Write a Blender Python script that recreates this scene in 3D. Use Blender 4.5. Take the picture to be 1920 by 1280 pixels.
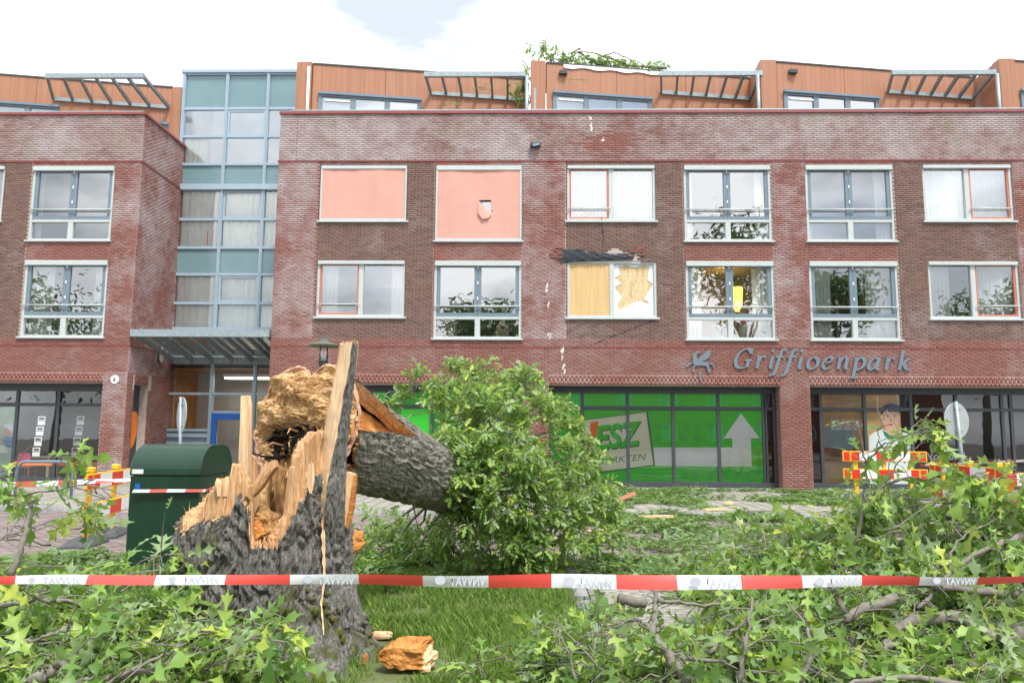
import bpy, bmesh, math, random
import numpy as np
from mathutils import Vector, Matrix
random.seed(7); RNG = np.random.default_rng(7)
R = math.radians
S = bpy.context.scene
for o in list(bpy.data.objects): bpy.data.objects.remove(o)
COL = S.collection

# ---------------------------------------------------------------- camera, sky, sun, exposure
CAMH = 1.58; FPX = 1430.0; YAW, PITCH, ROLL = 0.02241, 0.12025, 0.00647
cy_, sy_ = math.cos(YAW), math.sin(YAW)
FW = Vector((-sy_*math.cos(PITCH), cy_*math.cos(PITCH), math.sin(PITCH)))
r0 = Vector((cy_, sy_, 0)); u0 = r0.cross(FW)
RT = r0*math.cos(ROLL)+u0*math.sin(ROLL); UP = -r0*math.sin(ROLL)+u0*math.cos(ROLL)
cam = bpy.data.cameras.new('camera'); co = bpy.data.objects.new('camera', cam); COL.objects.link(co)
co.matrix_world = Matrix(((RT.x, UP.x, -FW.x, 0), (RT.y, UP.y, -FW.y, 0), (RT.z, UP.z, -FW.z, CAMH), (0, 0, 0, 1)))
cam.sensor_width = 36; cam.lens = FPX/1920*36; cam.clip_end = 800; cam.clip_start = .05
cam.dof.use_dof = True; cam.dof.focus_distance = 5.8; cam.dof.aperture_fstop = 7
S.camera = co
S.render.resolution_x = 1024; S.render.resolution_y = 682

SUN_EL, SUN_AZ = R(60), R(152)          # azimuth of the sun, clockwise from +Y: behind the camera, to the right
wd = bpy.data.worlds.new('World'); S.world = wd; wd.use_nodes = True
nt = wd.node_tree; nt.nodes.clear()
out = nt.nodes.new('ShaderNodeOutputWorld')
sky = nt.nodes.new('ShaderNodeTexSky'); sky.sky_type = 'NISHITA'; sky.sun_disc = False
sky.sun_elevation = SUN_EL; sky.sun_rotation = SUN_AZ
b1 = nt.nodes.new('ShaderNodeBackground'); b1.inputs[1].default_value = .12
nt.links.new(sky.outputs[0], b1.inputs[0])
b2 = nt.nodes.new('ShaderNodeBackground'); b2.inputs[0].default_value = (.93, .965, 1, 1); b2.inputs[1].default_value = 1.15
tc = nt.nodes.new('ShaderNodeTexCoord'); mp_ = nt.nodes.new('ShaderNodeMapping'); mp_.inputs['Scale'].default_value = (1.3, 1.3, 3.2)
nz = nt.nodes.new('ShaderNodeTexNoise'); nz.inputs['Scale'].default_value = 1.7; nz.inputs['Detail'].default_value = 7; nz.inputs['Roughness'].default_value = .55
rp = nt.nodes.new('ShaderNodeValToRGB'); rp.color_ramp.elements[0].position = .36; rp.color_ramp.elements[0].color = (.62, .62, .62, 1)
rp.color_ramp.elements[1].position = .50; rp.color_ramp.elements[1].color = (1, 1, 1, 1)
mx = nt.nodes.new('ShaderNodeMixShader')
nz2 = nt.nodes.new('ShaderNodeTexNoise'); nz2.inputs['Scale'].default_value = 2.6; nz2.inputs['Detail'].default_value = 6
rp2 = nt.nodes.new('ShaderNodeValToRGB'); rp2.color_ramp.elements[0].position = .36; rp2.color_ramp.elements[0].color = (.36, .40, .44, 1); rp2.color_ramp.elements[1].position = .56; rp2.color_ramp.elements[1].color = (.95, .975, 1, 1)
nt.links.new(mp_.outputs[0], nz2.inputs[0]); nt.links.new(nz2.outputs[0], rp2.inputs[0]); nt.links.new(rp2.outputs[0], b2.inputs[0])
nt.links.new(tc.outputs['Generated'], mp_.inputs[0]); nt.links.new(mp_.outputs[0], nz.inputs[0]); nt.links.new(nz.outputs[0], rp.inputs[0])
nt.links.new(rp.outputs[0], mx.inputs[0]); nt.links.new(b1.outputs[0], mx.inputs[1]); nt.links.new(b2.outputs[0], mx.inputs[2]); nt.links.new(mx.outputs[0], out.inputs[0])
sl = bpy.data.lights.new('sun', 'SUN'); sl.energy = 2.3; sl.angle = R(12); sl.color = (1, .95, .88)
so = bpy.data.objects.new('sun', sl); COL.objects.link(so)
sd = Vector((math.sin(SUN_AZ)*math.cos(SUN_EL), math.cos(SUN_AZ)*math.cos(SUN_EL), math.sin(SUN_EL)))
so.rotation_euler = sd.to_track_quat('Z', 'Y').to_euler(); so.location = (8, -10, 20)
S.view_settings.view_transform = 'Standard'; S.view_settings.look = 'None'; S.view_settings.gamma = 1
S.view_settings.exposure = 0.95; S.view_settings.use_curve_mapping = False

# ---------------------------------------------------------------- helpers
def ray(px, py): return FW*FPX + RT*(px-960) - UP*(py-640)
def U(px, py, Y):                     # point of the plane y = Y seen at a pixel of the photograph
    d = ray(px, py); t = Y/d.y; return Vector((d.x*t, Y, CAMH+d.z*t))
def UG(px, py, z=0.0):                # point of the level z seen at a pixel
    d = ray(px, py); t = (z-CAMH)/d.z; return Vector((d.x*t, d.y*t, z))
def tag(o, label=None, cat=None, group=None, kind=None):
    if label: o['label'] = label
    if cat: o['category'] = cat
    if group: o['group'] = group
    if kind: o['kind'] = kind
    return o
ORG = {}
def empty(name, loc, label=None, cat=None, group=None):
    o = bpy.data.objects.new(name, None); COL.objects.link(o); o.location = loc; o.empty_display_size = .2
    ORG[o] = Vector(loc); return tag(o, label, cat, group)
def link(name, me, parent=None, org=None):
    o = bpy.data.objects.new(name, me); COL.objects.link(o)
    if parent is not None: o.parent = parent; ORG[o] = ORG[parent]
    else:
        ORG[o] = Vector(org or (0, 0, 0)); o.location = ORG[o]
    return o
def npmesh(name, V, F, mats, smooth=False, mi=None):
    """V (n,3), F (m,k) with constant k"""
    me = bpy.data.meshes.new(name); V = np.asarray(V, np.float32); F = np.asarray(F, np.int32)
    k = F.shape[1]
    me.vertices.add(len(V)); me.vertices.foreach_set('co', V.ravel())
    me.loops.add(F.size); me.loops.foreach_set('vertex_index', F.ravel())
    me.polygons.add(len(F)); me.polygons.foreach_set('loop_start', np.arange(0, F.size, k, dtype=np.int32))
    if smooth: me.polygons.foreach_set('use_smooth', np.ones(len(F), bool))
    if mi is not None: me.polygons.foreach_set('material_index', np.asarray(mi, np.int32))
    for m in (mats if isinstance(mats, (list, tuple)) else [mats]): me.materials.append(m)
    me.update(calc_edges=True); me.validate(); return me
def npobj(name, V, F, mats, parent=None, org=None, smooth=False, mi=None):
    og = ORG[parent] if parent is not None else Vector(org or (0, 0, 0))
    V = np.asarray(V, float) - np.array(og)
    return link(name, npmesh(name, V, F, mats, smooth, mi), parent, og)
class MB:
    def __init__(s): s.v = []; s.f = []; s.m = []; s.cm = 0
    def add(s, vs, fs):
        n = len(s.v); s.v += [tuple(v) for v in vs]; s.f += [tuple(i+n for i in f) for f in fs]; s.m += [s.cm]*len(fs); return s
    def box(s, x0, x1, y0, y1, z0, z1):
        if x0 > x1: x0, x1 = x1, x0
        if y0 > y1: y0, y1 = y1, y0
        if z0 > z1: z0, z1 = z1, z0
        return s.add([(x, y, z) for z in (z0, z1) for y in (y0, y1) for x in (x0, x1)],
            [(0, 2, 3, 1), (4, 5, 7, 6), (0, 1, 5, 4), (2, 6, 7, 3), (0, 4, 6, 2), (1, 3, 7, 5)])
    def obox(s, c, ax, ay, az):       # oriented box: centre and three half-axis vectors
        c, ax, ay, az = map(Vector, (c, ax, ay, az))
        return s.add([c+ax*i+ay*j+az*k for k in (-1, 1) for j in (-1, 1) for i in (-1, 1)],
            [(0, 2, 3, 1), (4, 5, 7, 6), (0, 1, 5, 4), (2, 6, 7, 3), (0, 4, 6, 2), (1, 3, 7, 5)])
    def quad(s, a, b, c, d): return s.add([a, b, c, d], [(0, 1, 2, 3)])
    def tube(s, pts, rad, n=8, cap=True):
        pts = [Vector(p) for p in pts]
        if not isinstance(rad, (list, tuple)): rad = [rad]*len(pts)
        vs = []; fs = []; up = Vector((.3, .2, 1)).normalized()
        for i, p in enumerate(pts):
            d = (pts[min(i+1, len(pts)-1)]-pts[max(i-1, 0)])
            if d.length < 1e-9: d = Vector((0, 0, 1))
            d.normalize(); a = d.cross(up)
            if a.length < 1e-3: a = d.cross(Vector((1, 0, 0)))
            a.normalize(); b = d.cross(a)
            for k in range(n):
                t = 2*math.pi*k/n; vs.append(p+(a*math.cos(t)+b*math.sin(t))*rad[i])
        for i in range(len(pts)-1):
            for k in range(n):
                k2 = (k+1) % n; fs.append((i*n+k, i*n+k2, (i+1)*n+k2, (i+1)*n+k))
        if cap: fs.append(tuple(range(n-1, -1, -1))); fs.append(tuple((len(pts)-1)*n+k for k in range(n)))
        return s.add(vs, fs)
    def prism(s, poly, fn, d0, d1):   # poly of 2D points, fn(u, v, d) -> point
        n = len(poly); a = sum(poly[i][0]*poly[(i+1) % n][1]-poly[(i+1) % n][0]*poly[i][1] for i in range(n))
        if a < 0: poly = poly[::-1]
        vs = [fn(u, v, d0) for u, v in poly]+[fn(u, v, d1) for u, v in poly]
        fs = [tuple(range(n)), tuple(range(2*n-1, n-1, -1))]+[(i, i+n, (i+1) % n+n, (i+1) % n) for i in range(n)]
        return s.add(vs, fs)
    def build(s, name, mats, parent=None, org=None, smooth=False, bevel=0):
        og = ORG[parent] if parent is not None else Vector(org or (0, 0, 0))
        me = bpy.data.meshes.new(name); me.from_pydata([tuple(Vector(v)-og) for v in s.v], [], s.f)
        for m in (mats if isinstance(mats, (list, tuple)) else [mats]): me.materials.append(m)
        me.polygons.foreach_set('material_index', s.m)
        bm = bmesh.new(); bm.from_mesh(me); bmesh.ops.recalc_face_normals(bm, faces=bm.faces)
        if bevel: bmesh.ops.bevel(bm, geom=bm.edges[:], offset=bevel, segments=1, affect='EDGES', clamp_overlap=True)
        bm.to_mesh(me); bm.free()
        if smooth: me.polygons.foreach_set('use_smooth', [True]*len(me.polygons))
        me.update(); return link(name, me, parent, og)
def box(name, mat, parent, *a, bevel=0): return MB().box(*a).build(name, mat, parent, bevel=bevel)

# numpy value noise
def vnoise(P, seed=0):
    P = np.asarray(P, float); I = np.floor(P).astype(np.int64); f = P-I; f = f*f*(3-2*f)
    def h(i, j, k):
        n = (i*374761393+j*668265263+k*2147483647+seed*1274126177) & 0xffffffff
        n = ((n ^ (n >> 13))*1274126177) & 0xffffffff; n = (n ^ (n >> 16)) & 0xffff
        return n/65535.0
    x, y, z = I[:, 0], I[:, 1], I[:, 2]; u, v, w = f[:, 0], f[:, 1], f[:, 2]
    def l(a, b, t): return a+(b-a)*t
    return l(l(l(h(x, y, z), h(x+1, y, z), u), l(h(x, y+1, z), h(x+1, y+1, z), u), v),
             l(l(h(x, y, z+1), h(x+1, y, z+1), u), l(h(x, y+1, z+1), h(x+1, y+1, z+1), u), v), w)
def fbm(P, o=4, seed=0):
    a = .5; r = 0; P = np.asarray(P, float)
    for i in range(o): r = r+a*vnoise(P, seed+i*17); P = P*2.03+3.1; a *= .5
    return r

# ---------------------------------------------------------------- materials
def new(name):
    m = bpy.data.materials.new(name); m.use_nodes = True; n = m.node_tree; return m, n, n.nodes['Principled BSDF']
def N(n, t, **kw):
    x = n.nodes.new('ShaderNode'+t)
    for k, v in kw.items(): x.inputs[k].default_value = v
    return x
def ramp(n, src, stops):
    r = n.nodes.new('ShaderNodeValToRGB'); e = r.color_ramp.elements
    while len(e) < len(stops): e.new(.5)
    for i, (p, c) in enumerate(stops): e[i].position = p; e[i].color = (*c, 1) if len(c) == 3 else c
    n.links.new(src, r.inputs[0]); return r.outputs[0]
def mixc(n, f, a, b, mode='MIX'):
    m = n.nodes.new('ShaderNodeMix'); m.data_type = 'RGBA'; m.blend_type = mode
    for s, v in ((m.inputs[0], f), (m.inputs[6], a), (m.inputs[7], b)):
        if hasattr(v, 'node'): n.links.new(v, s)
        else: s.default_value = v if not isinstance(v, (tuple, list)) else ((*v, 1) if len(v) == 3 else v)
    return m.outputs[2]
def math_(n, op, a, b=None, clamp=False):
    m = n.nodes.new('ShaderNodeMath'); m.operation = op; m.use_clamp = clamp
    for s, v in ((m.inputs[0], a), (m.inputs[1], b)):
        if v is None: continue
        if hasattr(v, 'node'): n.links.new(v, s)
        else: s.default_value = v
    return m.outputs[0]
def pos(n, scale=(1, 1, 1)):
    g = n.nodes.new('ShaderNodeNewGeometry'); m = N(n, 'Mapping', Scale=scale); n.links.new(g.outputs['Position'], m.inputs[0]); return m.outputs[0]
def noise(n, vec, scale, detail=4, rough=.55):
    t = N(n, 'TexNoise', Scale=scale, Detail=detail, Roughness=rough); n.links.new(vec, t.inputs[0]); return t.outputs[0]
def bump(n, b, h, strength, dist):
    x = N(n, 'Bump', Strength=strength, Distance=dist); n.links.new(h, x.inputs['Height']); n.links.new(x.outputs[0], b.inputs['Normal'])
def irand(n):                          # a random number for each loose piece, whether joined or an object of its own
    g = n.nodes.new('ShaderNodeNewGeometry'); o = n.nodes.new('ShaderNodeObjectInfo')
    return math_(n, 'FRACT', math_(n, 'ADD', g.outputs['Random Per Island'], o.outputs['Random']))
def pm(name, col, rough=.6, var=.18, scale=6, metal=0, bmp=0, stretch=(1, 1, 1), spec=.5, dirt=None):
    m, n, b = new(name); v = pos(n, stretch); t = noise(n, v, scale, 6)
    c = ramp(n, t, [(.25, tuple(x*(1-var) for x in col)), (.75, tuple(min(1, x*(1+var)) for x in col))])
    if dirt:
        t2 = noise(n, pos(n, (1, 1, .35)), 2.2, 6, .65); c = mixc(n, ramp(n, t2, [(.52, (0, 0, 0)), (.75, (.55,)*3)]), c, dirt)
    n.links.new(c, b.inputs['Base Color']); b.inputs['Roughness'].default_value = rough; b.inputs['Metallic'].default_value = metal
    b.inputs['Specular IOR Level'].default_value = spec
    if bmp: bump(n, b, t, bmp, .02)
    return m
def brick_mat(name, stops, bloom, blo=.5, bhi=.72, bloomcol=(.56, .50, .52), moss=0):
    m, n, b = new(name); r = irand(n); c = ramp(n, r, stops)
    v = pos(n); t1 = noise(n, v, .55, 3); t2 = noise(n, v, 3.2, 4); fine = noise(n, v, 45, 3)
    c = mixc(n, .5, c, ramp(n, fine, [(.3, (.35, .33, .33)), (.7, (.75, .75, .75))]), 'OVERLAY')
    k = math_(n, 'ADD', math_(n, 'MULTIPLY', t1, .62), math_(n, 'ADD', math_(n, 'MULTIPLY', t2, .30), math_(n, 'MULTIPLY', r, .07)))
    k = ramp(n, k, [(blo, (0, 0, 0)), (bhi, (bloom,)*3)])
    c = mixc(n, k, c, bloomcol)
    if moss:
        t3 = noise(n, pos(n), 1.1, 5); c = mixc(n, ramp(n, t3, [(.55, (0, 0, 0)), (.75, (moss,)*3)]), c, (.22, .20, .09))
    n.links.new(c, b.inputs['Base Color']); b.inputs['Roughness'].default_value = .85; b.inputs['Specular IOR Level'].default_value = .25
    bump(n, b, fine, .35, .004); return m
RED = [(0, (.21, .088, .073)), (.35, (.24, .10, .082)), (.7, (.265, .112, .09)), (1, (.23, .105, .09))]
BRN = [(0, (.13, .078, .064)), (.4, (.165, .097, .08)), (.8, (.20, .117, .096)), (1, (.155, .098, .084))]
M = {}
M['brick_red'] = brick_mat('brick_red', RED, .5, .50, .74, (.40, .33, .325))
M['brick_pil'] = brick_mat('brick_red_bloomed', RED, .85, .41, .66, (.46, .40, .41))
M['brick_par'] = brick_mat('brick_weathered', [(0, (.19, .10, .088)), (.5, (.225, .117, .10)), (1, (.25, .125, .108))], .9, .34, .62, (.46, .41, .415), moss=.5)
M['brick_brn'] = brick_mat('brick_brown', BRN, .6, .54, .78, (.36, .32, .32))
M['mortar'] = pm('mortar', (.44, .385, .345), .95, .2, 8, spec=.2)
M['mortar_dk'] = pm('mortar_dark', (.26, .21, .19), .95, .2, 8, spec=.2)
M['frame'] = pm('pale_frame', (.47, .52, .515), .4, .06, 4, dirt=(.45, .46, .42))
M['sash'] = pm('blue_grey_frame', (.155, .215, .265), .4, .08, 4)
M['osash'] = pm('orange_red_frame', (.50, .17, .11), .45, .06, 4)
M['dark'] = pm('anthracite_frame', (.045, .055, .065), .45, .1, 4)
M['steel'] = pm('galvanised_steel', (.30, .36, .38), .45, .2, 9, metal=.35)
M['steeldk'] = pm('dark_galvanised', (.16, .19, .20), .5, .25, 9, metal=.2)
M['trim'] = pm('red_metal_trim', (.26, .062, .06), .5, .12, 5)
M['stairfr'] = pm('blue_grey_mullion', (.33, .43, .51), .4, .06, 4)
M['teal'] = pm('teal_spandrel_glass', (.165, .27, .295), .12, .06, 1.2)
M['screen'] = pm('salmon_fabric', (.61, .335, .275), .85, .045, 2.2, spec=.2)
M['white'] = pm('white_paint', (.75, .77, .76), .5, .05)
M['curtain'] = pm('white_curtain', (.88, .91, .87), .9, .06, 4, spec=.1)
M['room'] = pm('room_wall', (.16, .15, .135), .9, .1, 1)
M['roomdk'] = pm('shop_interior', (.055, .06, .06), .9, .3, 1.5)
M['sign'] = pm('blue_grey_letter', (.15, .195, .24), .45, .05, 4)
M['tarp'] = pm('black_plastic_sheet', (.02, .026, .034), .32, .5, 14, bmp=1, stretch=(3, 1, 1))
def glass(name, tint=(.97, .985, .985), base=.10, rough=0.0):
    m, n, b = new(name); n.nodes.remove(b); o = n.nodes['Material Output']
    t = N(n, 'BsdfTransparent', Color=(*tint, 1)); g = N(n, 'BsdfGlossy', Roughness=rough); g.inputs['Color'].default_value = (1, 1, 1, 1)
    f = N(n, 'Fresnel', IOR=1.5); k = math_(n, 'ADD', math_(n, 'MULTIPLY', f.outputs[0], 1.6), base, True)
    w = noise(n, pos(n), 1.3, 2); bp = N(n, 'Bump', Strength=.04, Distance=.03); n.links.new(w, bp.inputs['Height']); n.links.new(bp.outputs[0], g.inputs['Normal'])
    x = n.nodes.new('ShaderNodeMixShader'); n.links.new(k, x.inputs[0]); n.links.new(t.outputs[0], x.inputs[1]); n.links.new(g.outputs[0], x.inputs[2]); n.links.new(x.outputs[0], o.inputs[0]); return m
M['glass'] = glass('window_glass', base=.33)
M['stairglass'] = glass('stair_glass', base=.08)
M['shopglass'] = glass('shop_glass', base=.03)
def wood(name, cols, stretch=(30, 30, 1.6), rough=.7, sc=1.0, bmp=.5, big=None):
    m, n, b = new(name); t = noise(n, pos(n, stretch), sc, 6, .6); c = ramp(n, t, [(.28, cols[0]), (.5, cols[1]), (.72, cols[2])])
    t3 = noise(n, pos(n, tuple(q*3.7 for q in stretch)), sc, 4, .6); c = mixc(n, .65, c, ramp(n, t3, [(.3, (.26, .24, .22)), (.68, (.72, .72, .72))]), 'OVERLAY')
    t4 = noise(n, pos(n, (9, 9, 1.6)), 1, 5, .65); c = mixc(n, ramp(n, t4, [(.50, (0, 0, 0)), (.72, (.55,)*3)]), c, tuple(q*.42 for q in cols[0]))
    if big:
        t2 = noise(n, pos(n), big[0], 5); c = mixc(n, ramp(n, t2, [(.48, (0, 0, 0)), (.66, (big[2],)*3)]), c, big[1])
    n.links.new(c, b.inputs['Base Color']); b.inputs['Roughness'].default_value = rough; b.inputs['Specular IOR Level'].default_value = .3
    bump(n, b, math_(n, 'ADD', t, math_(n, 'MULTIPLY', t3, .7)), bmp, .02); return m
M['panel'] = pm('cedar_panel', (.36, .165, .09), .45, .2, 1.2, stretch=(11, 11, .25))
M['hallwood'] = wood('hall_wood', [(.30, .13, .04), (.40, .19, .065), (.46, .23, .09)], (1, 1, 8), .5, .8, .1)
M['plywood'] = pm('plywood', (.60, .41, .19), .6, .16, 1.1, stretch=(10, 10, .5))
M['osb'] = wood('chipboard', [(.50, .36, .19), (.66, .51, .30), (.74, .60, .38)], (14, 14, 10), .8, 1.6, .3)
def leafmat(name, stops, back, trans=.35):
    m, n, b = new(name); o = n.nodes['Material Output']; r = irand(n); c = ramp(n, r, stops)
    t = noise(n, pos(n), 9, 3); c = mixc(n, .35, c, ramp(n, t, [(.3, (.3, .3, .3)), (.7, (.75, .75, .7))]), 'OVERLAY')
    g = n.nodes.new('ShaderNodeNewGeometry'); c2 = mixc(n, math_(n, 'MULTIPLY', g.outputs['Backfacing'], .75), c, back)
    n.links.new(c2, b.inputs['Base Color']); b.inputs['Roughness'].default_value = .42; b.inputs['Specular IOR Level'].default_value = .45
    tr = n.nodes.new('ShaderNodeBsdfTranslucent'); n.links.new(mixc(n, .5, c, (.30, .42, .05)), tr.inputs[0])
    x = N(n, 'MixShader'); x.inputs[0].default_value = trans; n.links.new(b.outputs[0], x.inputs[1]); n.links.new(tr.outputs[0], x.inputs[2]); n.links.new(x.outputs[0], o.inputs[0]); return m
LG = [(0, (.095, .21, .045)), (.25, (.16, .30, .06)), (.6, (.25, .42, .09)), (.85, (.36, .52, .11)), (1, (.50, .57, .09))]
M['leaf'] = leafmat('oak_leaf', LG, (.33, .43, .25), .42)
M['leaf_far'] = leafmat('dark_tree_leaf', [(0, (.02, .06, .015)), (1, (.06, .13, .03))], (.08, .14, .05), .2)
M['leaf_litter'] = leafmat('fallen_leaf', [(0, (.06, .14, .03)), (.6, (.115, .225, .05)), (1, (.2, .31, .07))], (.24, .33, .18), .3)
M['twig'] = pm('twig_bark', (.19, .175, .15), .85, .35, 20, spec=.2)
def bark(name, c0, c1, c2, moss):
    m, n, b = new(name); v = pos(n, (34, 34, 7)); t = noise(n, v, 1.5, 7, .72); t2 = noise(n, pos(n), 70, 3)
    c = ramp(n, t, [(.3, c0), (.52, c1), (.72, c2)]); c = mixc(n, .5, c, ramp(n, t2, [(.3, (.25, .25, .25)), (.7, (.8, .8, .8))]), 'OVERLAY')
    l = noise(n, pos(n, (1, 1, .6)), 26, 4, .7); c = mixc(n, ramp(n, l, [(.60, (0, 0, 0)), (.70, (.55,)*3)]), c, (.38, .38, .35))
    if moss:
        g = n.nodes.new('ShaderNodeNewGeometry'); s = n.nodes.new('ShaderNodeSeparateXYZ'); n.links.new(g.outputs['Position'], s.inputs[0])
        k = math_(n, 'SUBTRACT', noise(n, pos(n), 3.5, 6, .6), math_(n, 'MULTIPLY', s.outputs[2], .12))
        c = mixc(n, ramp(n, k, [(.47, (0, 0, 0)), (.57, (.85,)*3)]), c, (.10, .115, .02))
    n.links.new(c, b.inputs['Base Color']); b.inputs['Roughness'].default_value = .9; b.inputs['Specular IOR Level'].default_value = .25
    bump(n, b, t, 1.0, .035); return m
M['bark'] = bark('oak_bark', (.065, .063, .056), (.215, .208, .19), (.41, .40, .37), True)
M['bark2'] = bark('trunk_bark', (.095, .088, .07), (.30, .282, .24), (.50, .48, .42), False)
M['wood'] = wood('torn_wood', [(.46, .24, .11), (.64, .39, .20), (.76, .54, .32)], (38, 38, 2.2), .75, 1, .8)
M['woodpale'] = wood('pale_sapwood', [(.62, .36, .19), (.80, .56, .33), (.86, .68, .45)], (50, 50, 1.5), .7, 1, .5)
M['woodin'] = wood('inner_wood', [(.20, .10, .035), (.42, .235, .09), (.60, .38, .17)], (30, 30, 2), .8, 1, .9, (5, (.10, .05, .02), .7))
M['woodface'] = wood('splintered_face', [(.38, .21, .085), (.64, .42, .20), (.79, .60, .37)], (16, 16, 30), .8, 1.4, .8, (5, (.36, .18, .06), .6))
M['woodorange'] = wood('orange_heartwood', [(.34, .12, .03), (.52, .22, .055), (.62, .33, .11)], (9, 5, 14), .75, 1, .6)
M['rot'] = wood('black_rot', [(.006, .004, .004), (.018, .012, .010), (.07, .045, .03)], (14, 14, 40), .9, 1, 1)
M['moss'] = pm('moss', (.085, .10, .018), .95, .35, 40, bmp=.8)
# ---------------------------------------------------------------- ground
def gmat(name, cols, sc, rough=.9, bmp=.4):
    m, n, b = new(name); t = noise(n, pos(n), sc, 7, .65); t2 = noise(n, pos(n), sc*14, 4)
    c = ramp(n, t, [(.3, cols[0]), (.7, cols[1])]); c = mixc(n, .5, c, ramp(n, t2, [(.3, (.3, .3, .3)), (.7, (.75, .75, .75))]), 'OVERLAY')
    n.links.new(c, b.inputs['Base Color']); b.inputs['Roughness'].default_value = rough; bump(n, b, t2, bmp, .02); return m
M['ground'] = gmat('dusty_ground', [(.17, .155, .145), (.24, .22, .205)], .8)
M['soil'] = gmat('lawn_soil', [(.10, .10, .045), (.12, .17, .05)], 1.2)
def paver_mat(name, stops, moss):
    m, n, b = new(name); r = irand(n); c = ramp(n, r, stops); f = noise(n, pos(n), 40, 3); t = noise(n, pos(n), .9, 5)
    c = mixc(n, .45, c, ramp(n, f, [(.3, (.32, .32, .32)), (.7, (.72, .72, .72))]), 'OVERLAY')
    c = mixc(n, ramp(n, t, [(.5, (0, 0, 0)), (.7, (moss,)*3)]), c, (.24, .24, .12))
    n.links.new(c, b.inputs['Base Color']); b.inputs['Roughness'].default_value = .85; b.inputs['Specular IOR Level'].default_value = .3; bump(n, b, f, .3, .004); return m
M['clinker'] = paver_mat('clinker_paver', [(0, (.17, .135, .135)), (.5, (.23, .19, .185)), (1, (.28, .23, .22))], .25)
M['slab'] = paver_mat('pale_paving_slab', [(0, (.27, .26, .235)), (1, (.36, .345, .31))], .6)
M['kerb'] = pm('kerb_stone', (.26, .26, .265), .85, .2, 12)
ground = MB().quad((-200, -120, -.13), (200, -120, -.13), (200, 320, -.13), (-200, 320, -.13)).build('ground', M['ground']); tag(ground, kind='structure')
def pavers(name, x0, x1, y0, y1, z, L, W, mat, nsing, label=None, bond=True, zz=.004):
    base = MB().quad((x0, y0, z-.012), (x1, y0, z-.012), (x1, y1, z-.012), (x0, y1, z-.012)).build(name, M['ground']); tag(base, kind='structure')
    B = []; ny = int((y1-y0)/W); j = .006
    for r in range(ny):
        off = (L/2 if bond and r % 2 else 0)
        for c in range(int((x1-x0)/L)):
            xa = x0+c*L+off
            if xa+L > x1+.001: continue
            B.append((xa+j/2, y0+r*W+j/2))
    B.sort(key=lambda p: (p[1]-5)+abs(p[0]-1)*.35)
    mb = None
    me0 = npmesh('paver', *boxes([(0, L-j, 0, W-j, -.03, 0)]), mat)
    for (x, y) in B[:nsing]:
        o = link('paver', me0, base); o.location = (x, y, z+random.uniform(-zz, zz))
    rest = [(x, x+L-j, y, y+W-j, z-.03, z+random.uniform(-zz, zz)) for x, y in B[nsing:]]
    o = npobj('paver_field', *boxes(rest), mat, base); tag(o, kind='stuff')
    return base
def boxes(bs):                          # many open-bottom boxes as arrays
    b = np.array(bs, float); n = len(b)
    V = np.zeros((n, 8, 3)); q = 0
    for k in (4, 5):
        for j in (2, 3):
            for i in (0, 1): V[:, q, 0] = b[:, i]; V[:, q, 1] = b[:, j]; V[:, q, 2] = b[:, k]; q += 1
    F = np.array([(4, 5, 7, 6), (0, 1, 5, 4), (2, 6, 7, 3), (0, 4, 6, 2), (1, 3, 7, 5)])
    return V.reshape(-1, 3), (F[None]+np.arange(n)[:, None, None]*8).reshape(-1, 4)
pavers('road', -13, 12.5, 9.9, 15.9, -.08, .205, .105, M['clinker'], 260)
pavers('path', .62, 7.6, 4.2, 9.7, -.02, .21, .105, M['slab'], 260)
pavers('pavement', -22, 20, 16.12, 25.7, 0, .3, .3, M['slab'], 200, bond=False)
for name, bx in (('kerb', [(-22+i*1.0, -22+i*1.0+.992, 15.92, 16.1, -.2, .006) for i in range(42)]),
                 ('lawn_edging', [(.46, .6, 3+i*.8, 3+i*.8+.792, -.2, -.004) for i in range(9)])):
    base = MB().box(min(b[0] for b in bx), max(b[1] for b in bx), bx[0][2]+.01 if name == 'kerb' else 3, 16.09 if name == 'kerb' else 10, -.22, -.03).build(name, M['kerb']); tag(base, kind='structure')
    for b in bx: o = npobj('kerb_stone', *boxes([b]), M['kerb'], base)
# lawn with gentle bumps
gx, gy = np.meshgrid(np.linspace(-9, .45, 100), np.linspace(1.5, 9.85, 90)); P = np.stack([gx.ravel(), gy.ravel(), 0*gx.ravel()], 1)
P[:, 2] = .05*(fbm(P*1.3, 3)-.5)-.01
idx = np.arange(9000).reshape(90, 100); F = np.stack([idx[:-1, :-1], idx[:-1, 1:], idx[1:, 1:], idx[1:, :-1]], -1).reshape(-1, 4)
lawn = npobj('lawn', P, F, M['soil'], smooth=True); tag(lawn, kind='structure')

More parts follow.
